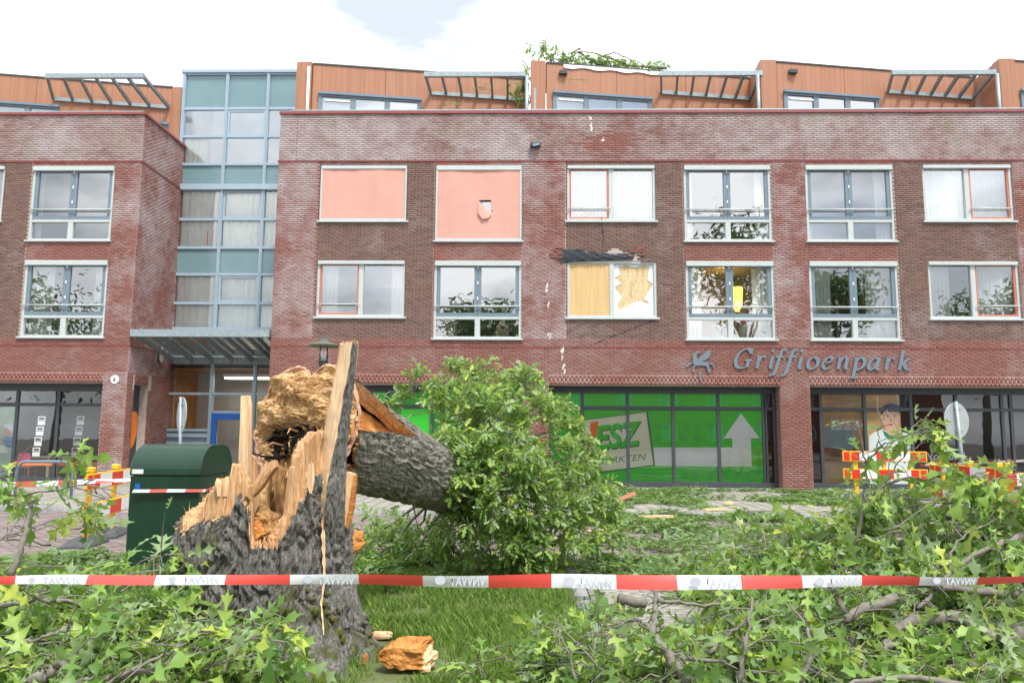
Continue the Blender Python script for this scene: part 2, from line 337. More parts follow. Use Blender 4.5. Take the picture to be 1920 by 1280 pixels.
# ---------------------------------------------------------------- brickwork
FY = 23.0
def intervals(a, b, cuts):
    out = [(a, b)]
    for c0, c1 in cuts:
        nx = []
        for p, q in out:
            if c1 <= p or c0 >= q: nx.append((p, q)); continue
            if c0 > p: nx.append((p, c0))
            if c1 < q: nx.append((c1, q))
        out = nx
    return out
def lay(acc, u0, u1, v0, v1, holes=(), soldier=False, L=.22, Hc=.0625):
    """bricks as (u0,u1,v0,v1) in the wall plane; soldier = standing bricks"""
    if soldier:
        n = int(round((u1-u0)/Hc)); w = (u1-u0)/n; h = v1-v0
        for i in range(n):
            a = u0+i*w; s = h*.64 if i % 2 else h*.36
            for p, q in ((v0, v0+s), (v0+s, v1)): acc.append((a+.005, a+w-.005, p+.005, q-.005))
        return
    n = max(1, int(round((v1-v0)/Hc))); h = (v1-v0)/n
    for r in range(n):
        a, b = v0+r*h, v0+(r+1)*h; vm = (a+b)/2
        cuts = [(x0, x1) for x0, x1, y0, y1 in holes if y0 < vm < y1]
        base = math.floor(u0/L)*L+(L/2 if (r+int(round(v0/Hc))) % 2 else 0)-L
        for p, q in intervals(u0, u1, cuts):
            k = math.floor((p-base)/L)
            while base+k*L < q:
                x0 = max(p, base+k*L); x1 = min(q, base+(k+1)*L); k += 1
                if x1-x0 > .035: acc.append((x0+.005, x1-.005, a+.006, b-.006))
FACE_Y = lambda Y: (lambda u, v, d: np.stack([u, Y-d+0*u, v], -1))            # wall facing the camera
FACE_XP = lambda X: (lambda u, v, d: np.stack([X+d+0*u, u, v], -1))           # wall facing +x
FACE_XN = lambda X: (lambda u, v, d: np.stack([X-d+0*u, u, v], -1))
def brick_mesh(rects, fn, proud=.012, deep=.03, flip=False):
    b = np.array(rects, float); n = len(b); pr = proud+RNG.uniform(-.0025, .0025, n)
    V = np.zeros((n, 8, 3)); q = 0
    for d in (np.full(n, proud-deep), pr):
        for j in (2, 3):
            for i in (0, 1): V[:, q] = fn(b[:, i], b[:, j], d); q += 1
    F = np.array([(4, 5, 7, 6), (0, 1, 5, 4), (2, 6, 7, 3), (0, 4, 6, 2), (1, 3, 7, 5)])
    if flip: F = F[:, ::-1]
    return V.reshape(-1, 3), (F[None]+np.arange(n)[:, None, None]*8).reshape(-1, 4)
def brickwork(parent, zones, fn, flip=False, single=None, proud=.012):
    """zones: list of (material key, rect list). Joined brick fields, and the bricks `single` picks as objects."""
    by = {}
    for k, rc in zones: by.setdefault(k, []).extend(rc)
    cache = {}
    for k, rc in by.items():
        one = [r for r in rc if single and single(r)]; rest = [r for r in rc if not (single and single(r))]
        if rest: tag(npobj('brick_field', *brick_mesh(rest, fn, proud, flip=flip), M[k], parent), kind='stuff')
        for r in one:
            key = (k, round(r[1]-r[0], 3), round(r[3]-r[2], 3))
            if key not in cache:
                V, F = brick_mesh([(0, r[1]-r[0], 0, r[3]-r[2])], fn, proud, flip=flip); V = V-V[0]; cache[key] = npmesh('brick', V, F, M[k])
            o = link('brick', cache[key], parent); o.location = Vector(fn(np.array(r[0]), np.array(r[2]), np.array(proud-.03)))-ORG[parent]
def wall_sheet(mb, u0, u1, v0, v1, holes, fn, d=0.0, reveal=.35):
    """flat wall with rectangular holes and their reveals"""
    us = sorted({u0, u1, *[h[0] for h in holes], *[h[1] for h in holes]}); vs = sorted({v0, v1, *[h[2] for h in holes], *[h[3] for h in holes]})
    us = [u for u in us if u0 <= u <= u1]; vs = [v for v in vs if v0 <= v <= v1]
    pt = lambda u, v, dd: tuple(fn(np.array(float(u)), np.array(float(v)), np.array(float(dd))))
    for i in range(len(us)-1):
        for j in range(len(vs)-1):
            um, vm = (us[i]+us[i+1])/2, (vs[j]+vs[j+1])/2
            if any(h[0] < um < h[1] and h[2] < vm < h[3] for h in holes): continue
            mb.quad(pt(us[i], vs[j], d), pt(us[i+1], vs[j], d), pt(us[i+1], vs[j+1], d), pt(us[i], vs[j+1], d))
    for a, b, c, e in holes:
        for p, q in (((a, c), (b, c)), ((b, c), (b, e)), ((b, e), (a, e)), ((a, e), (a, c))):
            mb.quad(pt(*p, d), pt(*q, d), pt(*q, d-reveal), pt(*p, d-reveal))

ZR2, ZR1 = (4.44, 6.85), (7.48, 9.89)           # the two upper storeys: bottom and top of the tall windows
SM2, SM1 = (5.09, 6.85), (8.11, 9.89)           # and of the short windows
XW = dict(a=(-6.54, -3.83), b=(-2.92, -.24), c=(1.17, 3.89), d=(4.78, 7.45), e=(8.52, 11.19), f=(12.11, 14.8))
main = empty('apartment_building', (4, 23.2, 0), 'long red brick apartment building with cedar clad roof storey and shops below', 'building')
MX0, MX1 = -7.9, 20.5
winholes = []
for k in 'acf':
    winholes += [(*XW[k], *SM2), (*XW[k], *SM1)]
for k in 'bde':
    winholes += [(*XW[k], *ZR2), (*XW[k], *ZR1)]
DAM = (.95, 3.35, 6.855, 7.30)                    # bricks torn away above the boarded window
def dam_top(u):                                  # ragged upper edge of the hole
    t = (u-.95)/2.4; return 7.13+.08*math.sin(t*9)+(.2*max(0, 1-abs(u-2.55)/.38)) - (.06 if t > .8 else 0)
mb = MB(); fm = FACE_Y(FY)
opens = [(-7.2, -.2, 0, 3.04), (.59, 7.52, 0, 3.04), (8.4, 16.1, 0, 3.04)]
wall_sheet(mb, MX0, MX1, 0, 11.58, winholes+opens, fm, 0, .45)
mb.quad((MX0, FY, 0), (MX0, FY, 11.58), (MX0, 27, 11.58), (MX0, 27, 0))
mb.quad((MX0, FY, 11.58), (MX1, FY, 11.58), (MX1, FY+.35, 11.58), (MX0, FY+.35, 11.58))
mb.quad((MX0, FY+.35, 10.9), (MX1, FY+.35, 10.9), (MX1, FY+.35, 11.58), (MX0, FY+.35, 11.58))
mb.build('wall', M['mortar'], main)
# zones of the face
red, pil, par, brn = [], [], [], []
gh = opens
lay(par, MX0, MX1, 10.06, 11.58)
lay(red, MX0, MX1, 3.38, 4.17)
rust = U(1135, 268, FY)          # bricks rubbed clean by the falling branches
hit_ = lambda r: ((r[0]-rust.x)/(1.0+.3*math.sin(r[2]*40)))**2+((r[2]-rust.z)/.36)**2 < random.uniform(.35, 1.1)
red += [r for r in par if hit_(r)]; par = [r for r in par if r not in set(red)]
for a, b in ((MX0, -7.2), (-.2, .59), (7.52, 8.4), (16.1, MX1)): lay(red, a, b, 0, 3.38)
sold = []
for a, b, *_ in opens: lay(sold, a, b, 3.045, 3.375, soldier=True)
lay(red, MX0, MX1, 4.20, 4.44)
for a, b in ((MX0, -6.63), (-.24, 1.13), (7.45, 8.52), (14.86, 16.2)): lay(pil, a, b, 4.44, 10.02, winholes)
for a, b in ((-2.96, -.24), (4.74, 7.45), (8.52, 11.23)): lay(red, a, b, 4.44, 10.02, winholes+[(0, 0, 0, 0)])
bz = []
for a, b in ((-6.63, -2.96), (1.13, 4.74), (11.23, 14.86), (16.2, MX1)): lay(bz, a, b, 4.44, 10.02, winholes)
bz = [r for r in bz if not (DAM[0] < (r[0]+r[1])/2 < DAM[1]+.02 and 6.84 < r[3] and (r[2]+r[3])/2 < dam_top((r[0]+r[1])/2))]
pil = [r for r in pil if not (.86 < r[1] < 1.3 and 6.9 < r[2] < 7.12)]
sing = lambda r: (7.5 < r[0] < 8.4 and r[3] < 3.3) or (.7 < r[0] < 3.7 and 6.8 < r[2] < 7.42)
brickwork(main, [('brick_red', red+sold), ('brick_pil', pil), ('brick_par', par)], fm, single=sing)
brickwork(main, [('brick_brn', bz)], fm, single=sing, proud=.009)
# sides of the ground-floor piers
for X, f, fl in ((-7.2, FACE_XP, True), (-.2, FACE_XN, False), (.59, FACE_XP, True), (7.52, FACE_XN, False), (8.4, FACE_XP, True), (16.1, FACE_XN, False)):
    acc = []; lay(acc, FY+.01, FY+.44, 0, 3.03); brickwork(main, [('brick_red', acc)], f(X), flip=not fl)
# string courses, roof trim, rail
for nm, z0, z1, y, m in (('string_course', 4.172, 4.198, .022, 'trim'), ('string_course', 10.022, 10.057, .03, 'trim'), ('roof_trim', 11.58, 11.655, .06, 'trim')):
    box(nm, M[m], main, MX0-.03, MX1, FY-y, FY+.40, z0, z1)
mb = MB(); mb.tube([(MX0+.35, FY+.05, 11.715), (MX1, FY+.05, 11.715)], .035)
for i in range(16): mb.tube([(MX0+.6+i*1.75, FY+.07, 11.65), (MX0+.6+i*1.75, FY+.07, 11.715)], .02, 6)
mb.build('guard_rail', M['steel'], main)
mb = MB()
for z in (4.23, 10.09, 10.98, 3.41):                 # open weep joints
    for i in range(30):
        x = MX0+.6+i*.93
        if x < MX1: mb.box(x, x+.014, FY-.015, FY, z, z+.055)
tag(mb.build('weep_joints', M['dark'], main), kind='stuff')
mb = MB()
for x in (-7.22, -6.63, -.2, .59, 7.5, 8.42):
    mb.box(x-.006, x+.006, FY-.0135, FY, 3.38 if abs(x+6.63) > .01 else 4.2, 4.17 if abs(x+6.63) > .01 else 10.02)
for x in (.03, 8.35, -7.35): mb.box(x-.006, x+.006, FY-.0135, FY, 10.06, 11.58)
tag(mb.build('movement_joint', M['trim'], main), kind='stuff')
# broken edge: insulation, rags of brick, black sheet
mb = MB(); mb.quad((.9, FY+.05, 6.86), (3.4, FY+.05, 6.86), (3.4, FY+.05, 7.5), (.9, FY+.05, 7.5)); mb.build('cavity_board', M['mortar'], main)
n = 40; V = []; 
for j in range(7):
    for i in range(n+1):
        t = i/n; u = .93+t*2.25; w = .42-.13*t; z = 6.80+.10*t*1.0+(j/6)*w*(.82+.18*math.sin(t*5+1))
        V.append((u+.05*(j/6), FY-.03-.012*math.sin(j/6*3.1)-.016*math.sin(t*55+j*1.9)*math.sin(t*23)-.016*random.random(), z))
F = [(j*(n+1)+i, j*(n+1)+i+1, (j+1)*(n+1)+i+1, (j+1)*(n+1)+i) for j in range(6) for i in range(n)]
npobj('plastic_sheet', V, F, M['tarp'], main, smooth=True)
for i in range(14):                                   # loosened bricks round the hole
    u = random.choice([random.uniform(.72, 1.0), random.uniform(3.1, 3.55)]); z = random.uniform(6.95, 7.35)
    m_ = MB().obox((u, FY-.02, z), (.09, .02*random.uniform(-1, 1), .015*random.uniform(-1, 1)), (0, .04, 0), (.01*random.uniform(-1, 1), 0, .025)); m_.build('loose_brick', M['brick_red'], main)
mb = MB()                                            # stepped crack under the boarded window
p = Vector((3.75, 0, 5.0))
while p.x > 1.9:
    q = p+Vector((-.11, 0, 0)); mb.box(q.x, p.x, FY-.0165, FY-.008, p.z-.007, p.z+.007)
    mb.box(q.x-.006, q.x+.006, FY-.0165, FY-.008, q.z-.0625, q.z); p = q+Vector((0, 0, -.045))
mb.build('crack', M['dark'], main)
M['scrape'] = pm('chalky_scrape', (.62, .58, .53), .95, .2, 20)
mb = MB()
for px, py, h in ((1026, 540, 14), (1028, 572, 10), (1030, 632, 12), (1108, 238, 16), (1107, 222, 8), (1055, 665, 30), (1058, 690, 20), (1130, 262, 6)):
    p = U(px, py, FY-.0155); k = h/63/2
    for q in range(5):
        a = p+Vector((random.uniform(-.04, .04), -q*.0004, random.uniform(-k, k))); mb.obox(a, (.014+.02*random.random(), 0, .01), (0, .0008, 0), (.008, 0, .02+k*.35*random.random()))
mb.build('scrape_marks', M['scrape'], main)

# ---------------------------------------------------------------- windows
CURT = 0
def curtain(parent, x0, x1, z0, z1, y, mat='curtain', folds=14):
    n = max(16, int((x1-x0)*60)); V = []
    for z in (z0, z1):
        for i in range(n+1):
            t = i/n; x = x0+(x1-x0)*t; V.append((x, y+.035*math.sin(x*folds*3.7+math.sin(x*9)), z))
    F = [(i, i+1, n+2+i, n+1+i) for i in range(n)]
    return npobj('curtain', V, F, M[mat], parent, smooth=True)
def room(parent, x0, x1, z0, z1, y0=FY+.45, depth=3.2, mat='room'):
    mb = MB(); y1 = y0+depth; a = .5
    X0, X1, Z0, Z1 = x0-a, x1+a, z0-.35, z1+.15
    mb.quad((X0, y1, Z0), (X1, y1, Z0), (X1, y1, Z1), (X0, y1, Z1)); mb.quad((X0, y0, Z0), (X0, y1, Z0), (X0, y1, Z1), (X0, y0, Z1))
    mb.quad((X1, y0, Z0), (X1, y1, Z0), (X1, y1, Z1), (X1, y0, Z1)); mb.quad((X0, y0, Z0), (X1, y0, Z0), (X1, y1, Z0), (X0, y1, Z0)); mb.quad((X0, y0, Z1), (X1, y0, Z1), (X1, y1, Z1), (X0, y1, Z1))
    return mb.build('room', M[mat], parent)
def ring(mb, x0, x1, z0, z1, w, y0, y1, wb=None, wt=None):
    wb = wb or w; wt = wt or w
    mb.box(x0, x0+w, y0, y1, z0, z1); mb.box(x1-w, x1, y0, y1, z0, z1); mb.box(x0+w, x1-w, y0, y1, z0, z0+wb); mb.box(x0+w, x1-w, y0, y1, z1-wt, z1)
def pane(parent, x0, x1, z0, z1, y, mat='glass'): return MB().quad((x0, y, z0), (x1, y, z0), (x1, y, z1), (x0, y, z1)).build('pane', M[mat], parent)
def window_tall(par, X, Z, screen=False, curt=(.28, .25), cmat='curtain', rm='room'):
    x0, x1 = X; z0, z1 = Z; Y = FY+.02
    mb = MB(); ring(mb, x0, x1, z0, z1, .075, Y, Y+.12, .07, .10); zt = z0+.64
    mb.box(x0+.075, x1-.075, Y+.005, Y+.115, zt-.04, zt+.04); xm = (x0+x1)/2; mb.box(xm-.08, xm+.08, Y+.005, Y+.115, z0+.07, zt-.04)
    w = mb.build('window', M['frame'], par, bevel=.006)
    box('blind_box', M['frame'], w, x0+.01, x1-.01, Y-.075, Y-.002, z1-.16, z1-.005, bevel=.012)
    box('sill', M['frame'], w, x0-.06, x1+.06, Y-.10, Y+.03, z0-.045, z0+.005, bevel=.006)
    for a, b in ((x0+.075, xm-.002), (xm+.002, x1-.075)):
        m2 = MB(); ring(m2, a, b, zt+.04, z1-.1, .105, Y+.02, Y+.10, .12, .08); s = m2.build('sash', M['sash'], w, bevel=.006)
        pane(w, a+.1, b-.1, zt+.15, z1-.17, Y+.07)
    for hz in (.35, .62, .9): box('hinge', M['white'], w, xm-.018, xm+.018, Y+.004, Y+.019, zt+(z1-zt)*hz-.05, zt+(z1-zt)*hz+.04)
    for a, b in ((x0+.07, xm-.075), (xm+.075, x1-.07)): pane(w, a, b, z0+.06, zt-.03, Y+.075)
    if not screen: MB().tube([(x0+.03, Y-.05, zt+.36), (x1-.03, Y-.05, zt+.36)], .024).build('rail', M['frame'], w, smooth=True)
    if screen:
        side = MB(); side.box(x0+.005, x0+.06, Y-.06, Y-.003, z0, z1-.16); side.box(x1-.06, x1-.005, Y-.06, Y-.003, z0, z1-.16); side.box(x0+.06, x1-.06, Y-.065, Y-.006, z0+.01, z0+.075); side.build('screen_guide', M['frame'], w)
        sunscreen(w, x0+.06, x1-.06, z0+.075, z1-.16, Y-.035, screen == 'torn')
    if curt:
        if curt[0]: curtain(w, x0+.05, x0+.05+(x1-x0)*curt[0], z0+.06, z1-.1, FY+.33, cmat)
        if curt[1]: curtain(w, x1-.05-(x1-x0)*curt[1], x1-.05, z0+.06, z1-.1, FY+.33, cmat)
    room(w, x0, x1, z0, z1, mat=rm); return w
def sunscreen(w, x0, x1, z0, z1, y, torn):
    nx, nz = 60, 48; hole = []
    if torn:
        pts = [U(px, py, y) for px, py in ((897, 376), (921, 376), (922, 401), (915, 399))]; poly = [(p.x, p.z) for p in pts]
    xs = np.linspace(x0, x1, nx+1); zs = np.linspace(z0, z1, nz+1); V = [(x, y+.010*math.sin(x*3+z*1.3)+.004*math.sin(x*11), z) for z in zs for x in xs]; F = []
    def inside(x, z):
        c = False
        for i in range(len(poly)):
            (a, b), (d, e) = poly[i], poly[i-1]
            if (b > z) != (e > z) and x < (d-a)*(z-b)/(e-b)+a: c = not c
        return c
    for j in range(nz):
        for i in range(nx):
            if torn and inside((xs[i]+xs[i+1])/2, (zs[j]+zs[j+1])/2): continue
            k = j*(nx+1)+i; F.append((k, k+1, k+nx+2, k+nx+1))
    npobj('sunscreen', V, F, M['screen'], w, smooth=True)
    if torn:
        a, b = poly[0], poly[2]; q = U(905, 412, y)
        MB().add([(a[0], y-.012, a[1]), (b[0], y-.012, b[1]), (b[0]-.08, y-.06, b[1]-.14), (q.x, y-.075, q.z), (a[0]-.01, y-.05, a[1]-.42)], [(0, 1, 2), (0, 2, 3), (0, 3, 4)]).build('torn_flap', M['screen'], w)
def window_short(par, X, Z, side=-1, screen=False, curt=(.22, .22), boarded=False):
    x0, x1 = X; z0, z1 = Z; Y = FY+.02; xm = (x0+x1)/2-.04*side*0
    mb = MB(); ring(mb, x0, x1, z0, z1, .07, Y, Y+.12, .085, .075); mb.box(xm-.07, xm+.07, Y+.003, Y+.115, z0+.085, z1-.075)
    w = mb.build('window', M['frame'], par, bevel=.006)
    if not boarded: box('blind_box', M['frame'], w, x0+.01, x1-.01, Y-.07, Y-.002, z1-.115, z1-.004, bevel=.012)
    box('sill', M['frame'], w, x0-.07, x1+.07, Y-.10, Y+.03, z0-.05, z0+.005, bevel=.006)
    L, Rr = (x0+.07, xm-.07), (xm+.07, x1-.07); so_, fx = (L, Rr) if side < 0 else (Rr, L)
    if boarded:
        b = box('plywood_board', M['plywood'], w, L[0]-.0, L[1], Y+.035, Y+.05, z0+.09, z1-.08)
        mb = MB()
        for zz in (z0+.13, z0+.57, z1-.17):
            for i in range(9): x = L[0]+.06+i*(L[1]-L[0]-.1)/9; mb.box(x, x+.014, Y+.030, Y+.0352, zz, zz+.016)
        mb.build('screw', M['dark'], w)
        box('chipboard', M['osb'], w, Rr[0], Rr[1], Y+.085, Y+.1, z0+.09, z1-.08)
        # what is left of the white-frosted broken pane
        out = [(Rr[0], z0+.09), (Rr[1], z0+.09), (Rr[1], z1-.08), (Rr[0], z1-.08)]
        star = [(858, 1003), (830, 940), (900, 840), (800, 705), (890, 650), (795, 580), (880, 530), (850, 430), (950, 405), (1060, 440), (1185, 405), (1260, 425), (1235, 600), (1310, 660), (1190, 860), (1275, 920), (1130, 885), (1060, 895), (980, 945)]
        st = []
        for a, b in star:
            p = U(1040+a/7.11, 440+b/7.11, Y+.07); st.append((p.x, p.z))
        st = [(min(max(a, Rr[0]+.02), Rr[1]-.02), min(max(b, z0+.11), z1-.1)) for a, b in st]
        bm = bmesh.new(); og = ORG[w]
        vo = [bm.verts.new((a-og.x, Y+.07-og.y, b-og.z)) for a, b in out]; vi = [bm.verts.new((a-og.x, Y+.07-og.y, b-og.z)) for a, b in st]
        ed = [bm.edges.new((v[i], v[(i+1) % len(v)])) for v in (vo, vi) for i in range(len(v))]
        bmesh.ops.triangle_fill(bm, edges=ed, use_beauty=True); me = bpy.data.meshes.new('broken_pane'); bm.to_mesh(me); bm.free(); me.materials.append(pm('cracked_glass', (.66, .72, .76), .25, .12, 9)); link('broken_pane', me, w)
    else:
        m2 = MB(); ring(m2, so_[0], so_[1], z0+.085, z1-.075, .055, Y+.02, Y+.10); m2.build('sash', M['osash'], w, bevel=.005)
        pane(w, so_[0]+.05, so_[1]-.05, z0+.13, z1-.12, Y+.06); pane(w, fx[0], fx[1], z0+.08, z1-.07, Y+.07)
        if not screen: MB().tube([(so_[0]-.04, Y-.05, z0+.40), (so_[1]+.04, Y-.05, z0+.40)], .022).build('rail', M['frame'], w, smooth=True)
        if screen:
            s = MB(); s.box(x0+.005, x0+.055, Y-.06, Y-.003, z0, z1-.115); s.box(x1-.055, x1-.005, Y-.06, Y-.003, z0, z1-.115); s.box(x0+.055, x1-.055, Y-.065, Y-.006, z0+.01, z0+.07); s.build('screen_guide', M['frame'], w)
            sunscreen(w, x0+.055, x1-.055, z0+.07, z1-.115, Y-.035, False)
        if curt:
            if curt[0]: curtain(w, x0+.04, x0+.04+(x1-x0)*curt[0], z0, z1, FY+.33)
            if curt[1]: curtain(w, x1-.04-(x1-x0)*curt[1], x1-.04, z0, z1, FY+.33)
    room(w, x0, x1, z0, z1); return w
window_short(main, XW['a'], SM1, -1, screen=True); window_short(main, XW['a'], SM2, -1, curt=(.2, .16))
window_tall(main, XW['b'], ZR1, screen='torn'); window_tall(main, XW['b'], ZR2, curt=None)
window_short(main, XW['c'], SM1, -1, curt=(.97, 0)); window_short(main, XW['c'], SM2, -1, boarded=True)
window_tall(main, XW['d'], ZR1, curt=(.1, .13)); wl = window_tall(main, XW['d'], ZR2, curt=(.18, .2))
window_tall(main, XW['e'], ZR1, curt=(.08, .15)); window_tall(main, XW['e'], ZR2, curt=(.26, .3))
window_short(main, XW['f'], SM1, 1, curt=(.5, .45)); window_short(main, XW['f'], SM2, 1, curt=(.28, .42))
# the lit wall lamp in one flat
M['lampglow'], n_, b_ = new('lamp_glow'); b_.inputs['Emission Color'].default_value = (1, .52, .08, 1); b_.inputs['Emission Strength'].default_value = 2.2; b_.inputs['Base Color'].default_value = (.8, .5, .2, 1)
lp = empty('wall_lamp', (6.75, 24.6, 5.3), 'lit orange lamp glowing inside the flat above the grey lettering', 'lamp')
MB().tube([(6.75, 24.6, 5.55), (6.75, 24.6, 5.75), (6.75, 24.6, 6.35)], [.06, .17, .2], 14).build('lamp_shade', M['lampglow'], lp, smooth=True)
MB().tube([(6.75, 24.6, 4.1), (6.75, 24.6, 5.55)], .02).build('lamp_stem', M['dark'], lp)
ll = bpy.data.lights.new('lamp_light', 'POINT'); ll.energy = 45; ll.color = (1, .55, .12); ll.shadow_soft_size = .15; lo = bpy.data.objects.new('lamp_light', ll); COL.objects.link(lo); lo.parent = lp; lo.location = (-.35, .3, .9)
# ---------------------------------------------------------------- shop fronts
SY = 23.5
def shopfront(par, x0, x1, xs, zt, ztop, film=None, extra=(), y=SY):
    mb = MB(); mb.box(x0, x1, y-.05, y+.05, ztop, 3.035); mb.box(x0, x1, y-.05, y+.05, .0, .16)
    for x in xs: mb.box(x-.045, x+.045, y-.05, y+.05, .16, ztop)
    for a, b in zip(xs[:-1], xs[1:]): mb.box(a+.045, b-.045, y-.045, y+.045, zt-.05, zt+.05)
    for a, b in extra: mb.box(a, b, y-.03, y+.03, .16, ztop)
    w = mb.build('shopfront', M['dark'], par, bevel=.006)
    for a, b in zip(xs[:-1], xs[1:]):
        if (a, b) in extra: continue
        pane(w, a+.04, b-.04, .15, zt-.045, y, 'shopglass'); pane(w, a+.04, b-.04, zt+.045, ztop+.01, y, 'shopglass')
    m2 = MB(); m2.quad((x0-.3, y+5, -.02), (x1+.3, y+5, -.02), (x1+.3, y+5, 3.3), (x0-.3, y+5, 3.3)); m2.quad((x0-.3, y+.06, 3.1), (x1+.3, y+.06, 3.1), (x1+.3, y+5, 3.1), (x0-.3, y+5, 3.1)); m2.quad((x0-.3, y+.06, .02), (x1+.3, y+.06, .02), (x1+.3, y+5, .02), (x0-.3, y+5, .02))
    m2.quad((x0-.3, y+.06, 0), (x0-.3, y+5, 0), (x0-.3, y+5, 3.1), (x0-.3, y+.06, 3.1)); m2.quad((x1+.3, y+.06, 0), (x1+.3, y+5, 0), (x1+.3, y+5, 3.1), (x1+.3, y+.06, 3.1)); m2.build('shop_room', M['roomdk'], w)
    return w
PX = lambda px, py=800, Y=SY: U(px, py, Y).x
PZ = lambda px, py, Y=SY: U(px, py, Y).z
zt = PZ(1250, 765); ztop = PZ(1250, 737)
xs1 = [-7.15, -5.75, -4.35, -2.98, -1.6, -.25]; xs2 = [.64]+[PX(p) for p in (1092, 1177, 1262, 1347, 1432)]+[7.2, 7.47]
xs3 = [8.45]+[PX(p) for p in (1539, 1622, 1709, 1794, 1880)]+[PX(1897), 15.6, 16.05]
s1 = shopfront(main, -7.2, -.2, xs1, zt, ztop); s2 = shopfront(main, .59, 7.52, xs2, zt, ztop, extra=((xs2[5], xs2[6]),)); s3 = shopfront(main, 8.4, 16.1, xs3, zt, ztop)
def flat(name, mat, parent, pts, y):
    bm = bmesh.new(); og = ORG[parent]; vs = [bm.verts.new((p[0]-og.x, y-og.y, p[1]-og.z)) for p in pts]; f = bm.faces.new(vs); bm.normal_update(); bmesh.ops.triangulate(bm, faces=[f])
    bmesh.ops.recalc_face_normals(bm, faces=bm.faces); me = bpy.data.meshes.new(name); bm.to_mesh(me); bm.free(); me.materials.append(mat); return link(name, me, parent)
def text(name, s, mat, parent, x, z, y, size, shear=0, bold=0, width=None, rot=0, extrude=0.0, mirror=False):
    cu = bpy.data.curves.new('t', 'FONT'); cu.body = s; cu.size = size; cu.shear = shear; cu.offset = bold; cu.extrude = extrude; cu.resolution_u = 4
    ob = bpy.data.objects.new('t', cu); COL.objects.link(ob); me = bpy.data.meshes.new_from_object(ob); bpy.data.objects.remove(ob)
    V = np.array([v.co[:] for v in me.vertices])
    if not len(V): return None
    w = V[:, 0].max()-V[:, 0].min(); V[:, 0] -= V[:, 0].min()
    if width: V[:, 0] *= width/w; w = width
    if mirror: V[:, 0] = w-V[:, 0]
    c, s_ = math.cos(rot), math.sin(rot); og = ORG[parent]
    for i, v in enumerate(me.vertices): a, b, d = V[i]; v.co = (x+a*c-b*s_-og.x, y-d-og.y, z+a*s_+b*c-og.z)
    me.materials.clear(); me.materials.append(mat); me.update(); return link(name, me, parent)
def flatcol(name, c, rough=.35, var=.05): return pm(name, c, rough, var, 2)
M['green'] = flatcol('green_film', (.035, .58, .035)); M['filmwhite'] = flatcol('white_film', (.74, .76, .76)); M['cream'] = flatcol('cream_board', (.72, .72, .58)); M['dkgreen'] = flatcol('dark_green_print', (.01, .16, .06)); M['orange'] = flatcol('orange_print', (.80, .19, .01))
Z5 = lambda a, b: (1000+a/3.556, 700+b/3.556)
def zp(pts, y, f=Z5): return [(U(*f(a, b), y).x, U(*f(a, b), y).z) for a, b in pts]
po = empty('shop_window_print', (4, SY, .2), 'bright green shop window film with white arrow and tilted cream board', 'poster')
for a, b in zip(xs2[:5], xs2[1:6]):
    for c, d in ((.17, zt-.05), (zt+.05, ztop)): flat('film', M['green'], po, [(a+.04, c), (b-.04, c), (b-.04, d), (a+.04, d)], SY+.016)
flat('arrow', M['filmwhite'], po, zp([(1385, 265), (1508, 430), (1450, 432), (1456, 620), (812, 616), (800, 492), (1328, 492), (1325, 432), (1268, 432)], SY+.013), SY+.013)
flat('board_shadow', M['dkgreen'], po, zp([(262, 318), (762, 252), (812, 612), (310, 684)], SY+.0125), SY+.0125)
flat('board', M['cream'], po, zp([(262, 322), (752, 258), (800, 608), (310, 670)], SY+.011), SY+.011)
flat('bar', M['orange'], po, zp([(385, 325), (434, 318), (412, 480), (352, 495)], SY+.009), SY+.009)
a = U(*Z5(415, 505), SY); b = U(*Z5(715, 470), SY); rt = math.atan2(b.z-a.z, b.x-a.x)
text('letters_outline', 'ESZ', M['dkgreen'], po, a.x+.03, a.z-.03, SY+.0095, .98, .25, .035, (b-a).length*1.08, rt); text('letters', 'ESZ', M['green'], po, a.x, a.z, SY+.008, .98, .25, .03, (b-a).length*1.08, rt)
a = U(*Z5(372, 612), SY); b = U(*Z5(758, 572), SY); text('small_letters', 'KMARKTEN', M['dkgreen'], po, a.x, a.z, SY+.0085, .27, .3, 0, (b-a).length, math.atan2(b.z-a.z, b.x-a.x))
M['ghost'] = flatcol('pale_green_print', (.04, .50, .07))
for a, b in ((1020, 350), (1100, 350), (1180, 350), (880, 350), (830, 350), (1000, 430), (1500, 350), (1500, 440), (1500, 520), (1500, 590), (750, 670), (1010, 675), (1080, 675), (1180, 675), (1290, 675), (1370, 675), (1440, 675), (1500, 675), (1090, 430), (830, 430)):
    p = U(*Z5(a, b), SY); flat('icon', M['ghost'], po, [(p.x+.12*math.cos(t*.785)*(1 if t % 2 else .8), p.z+.12*math.sin(t*.785)) for t in range(8)], SY+.0145)
pq = empty('shop_window_print', (-3.7, SY, .2), 'green shop window film half hidden behind the fallen trunk', 'poster')
for a, b in zip(xs1[:-1], xs1[1:]):
    for c, d in ((.17, zt-.05), (zt+.05, ztop)): flat('film', M['green'], pq, [(a+.04, c), (b-.04, c), (b-.04, d), (a+.04, d)], SY+.016)
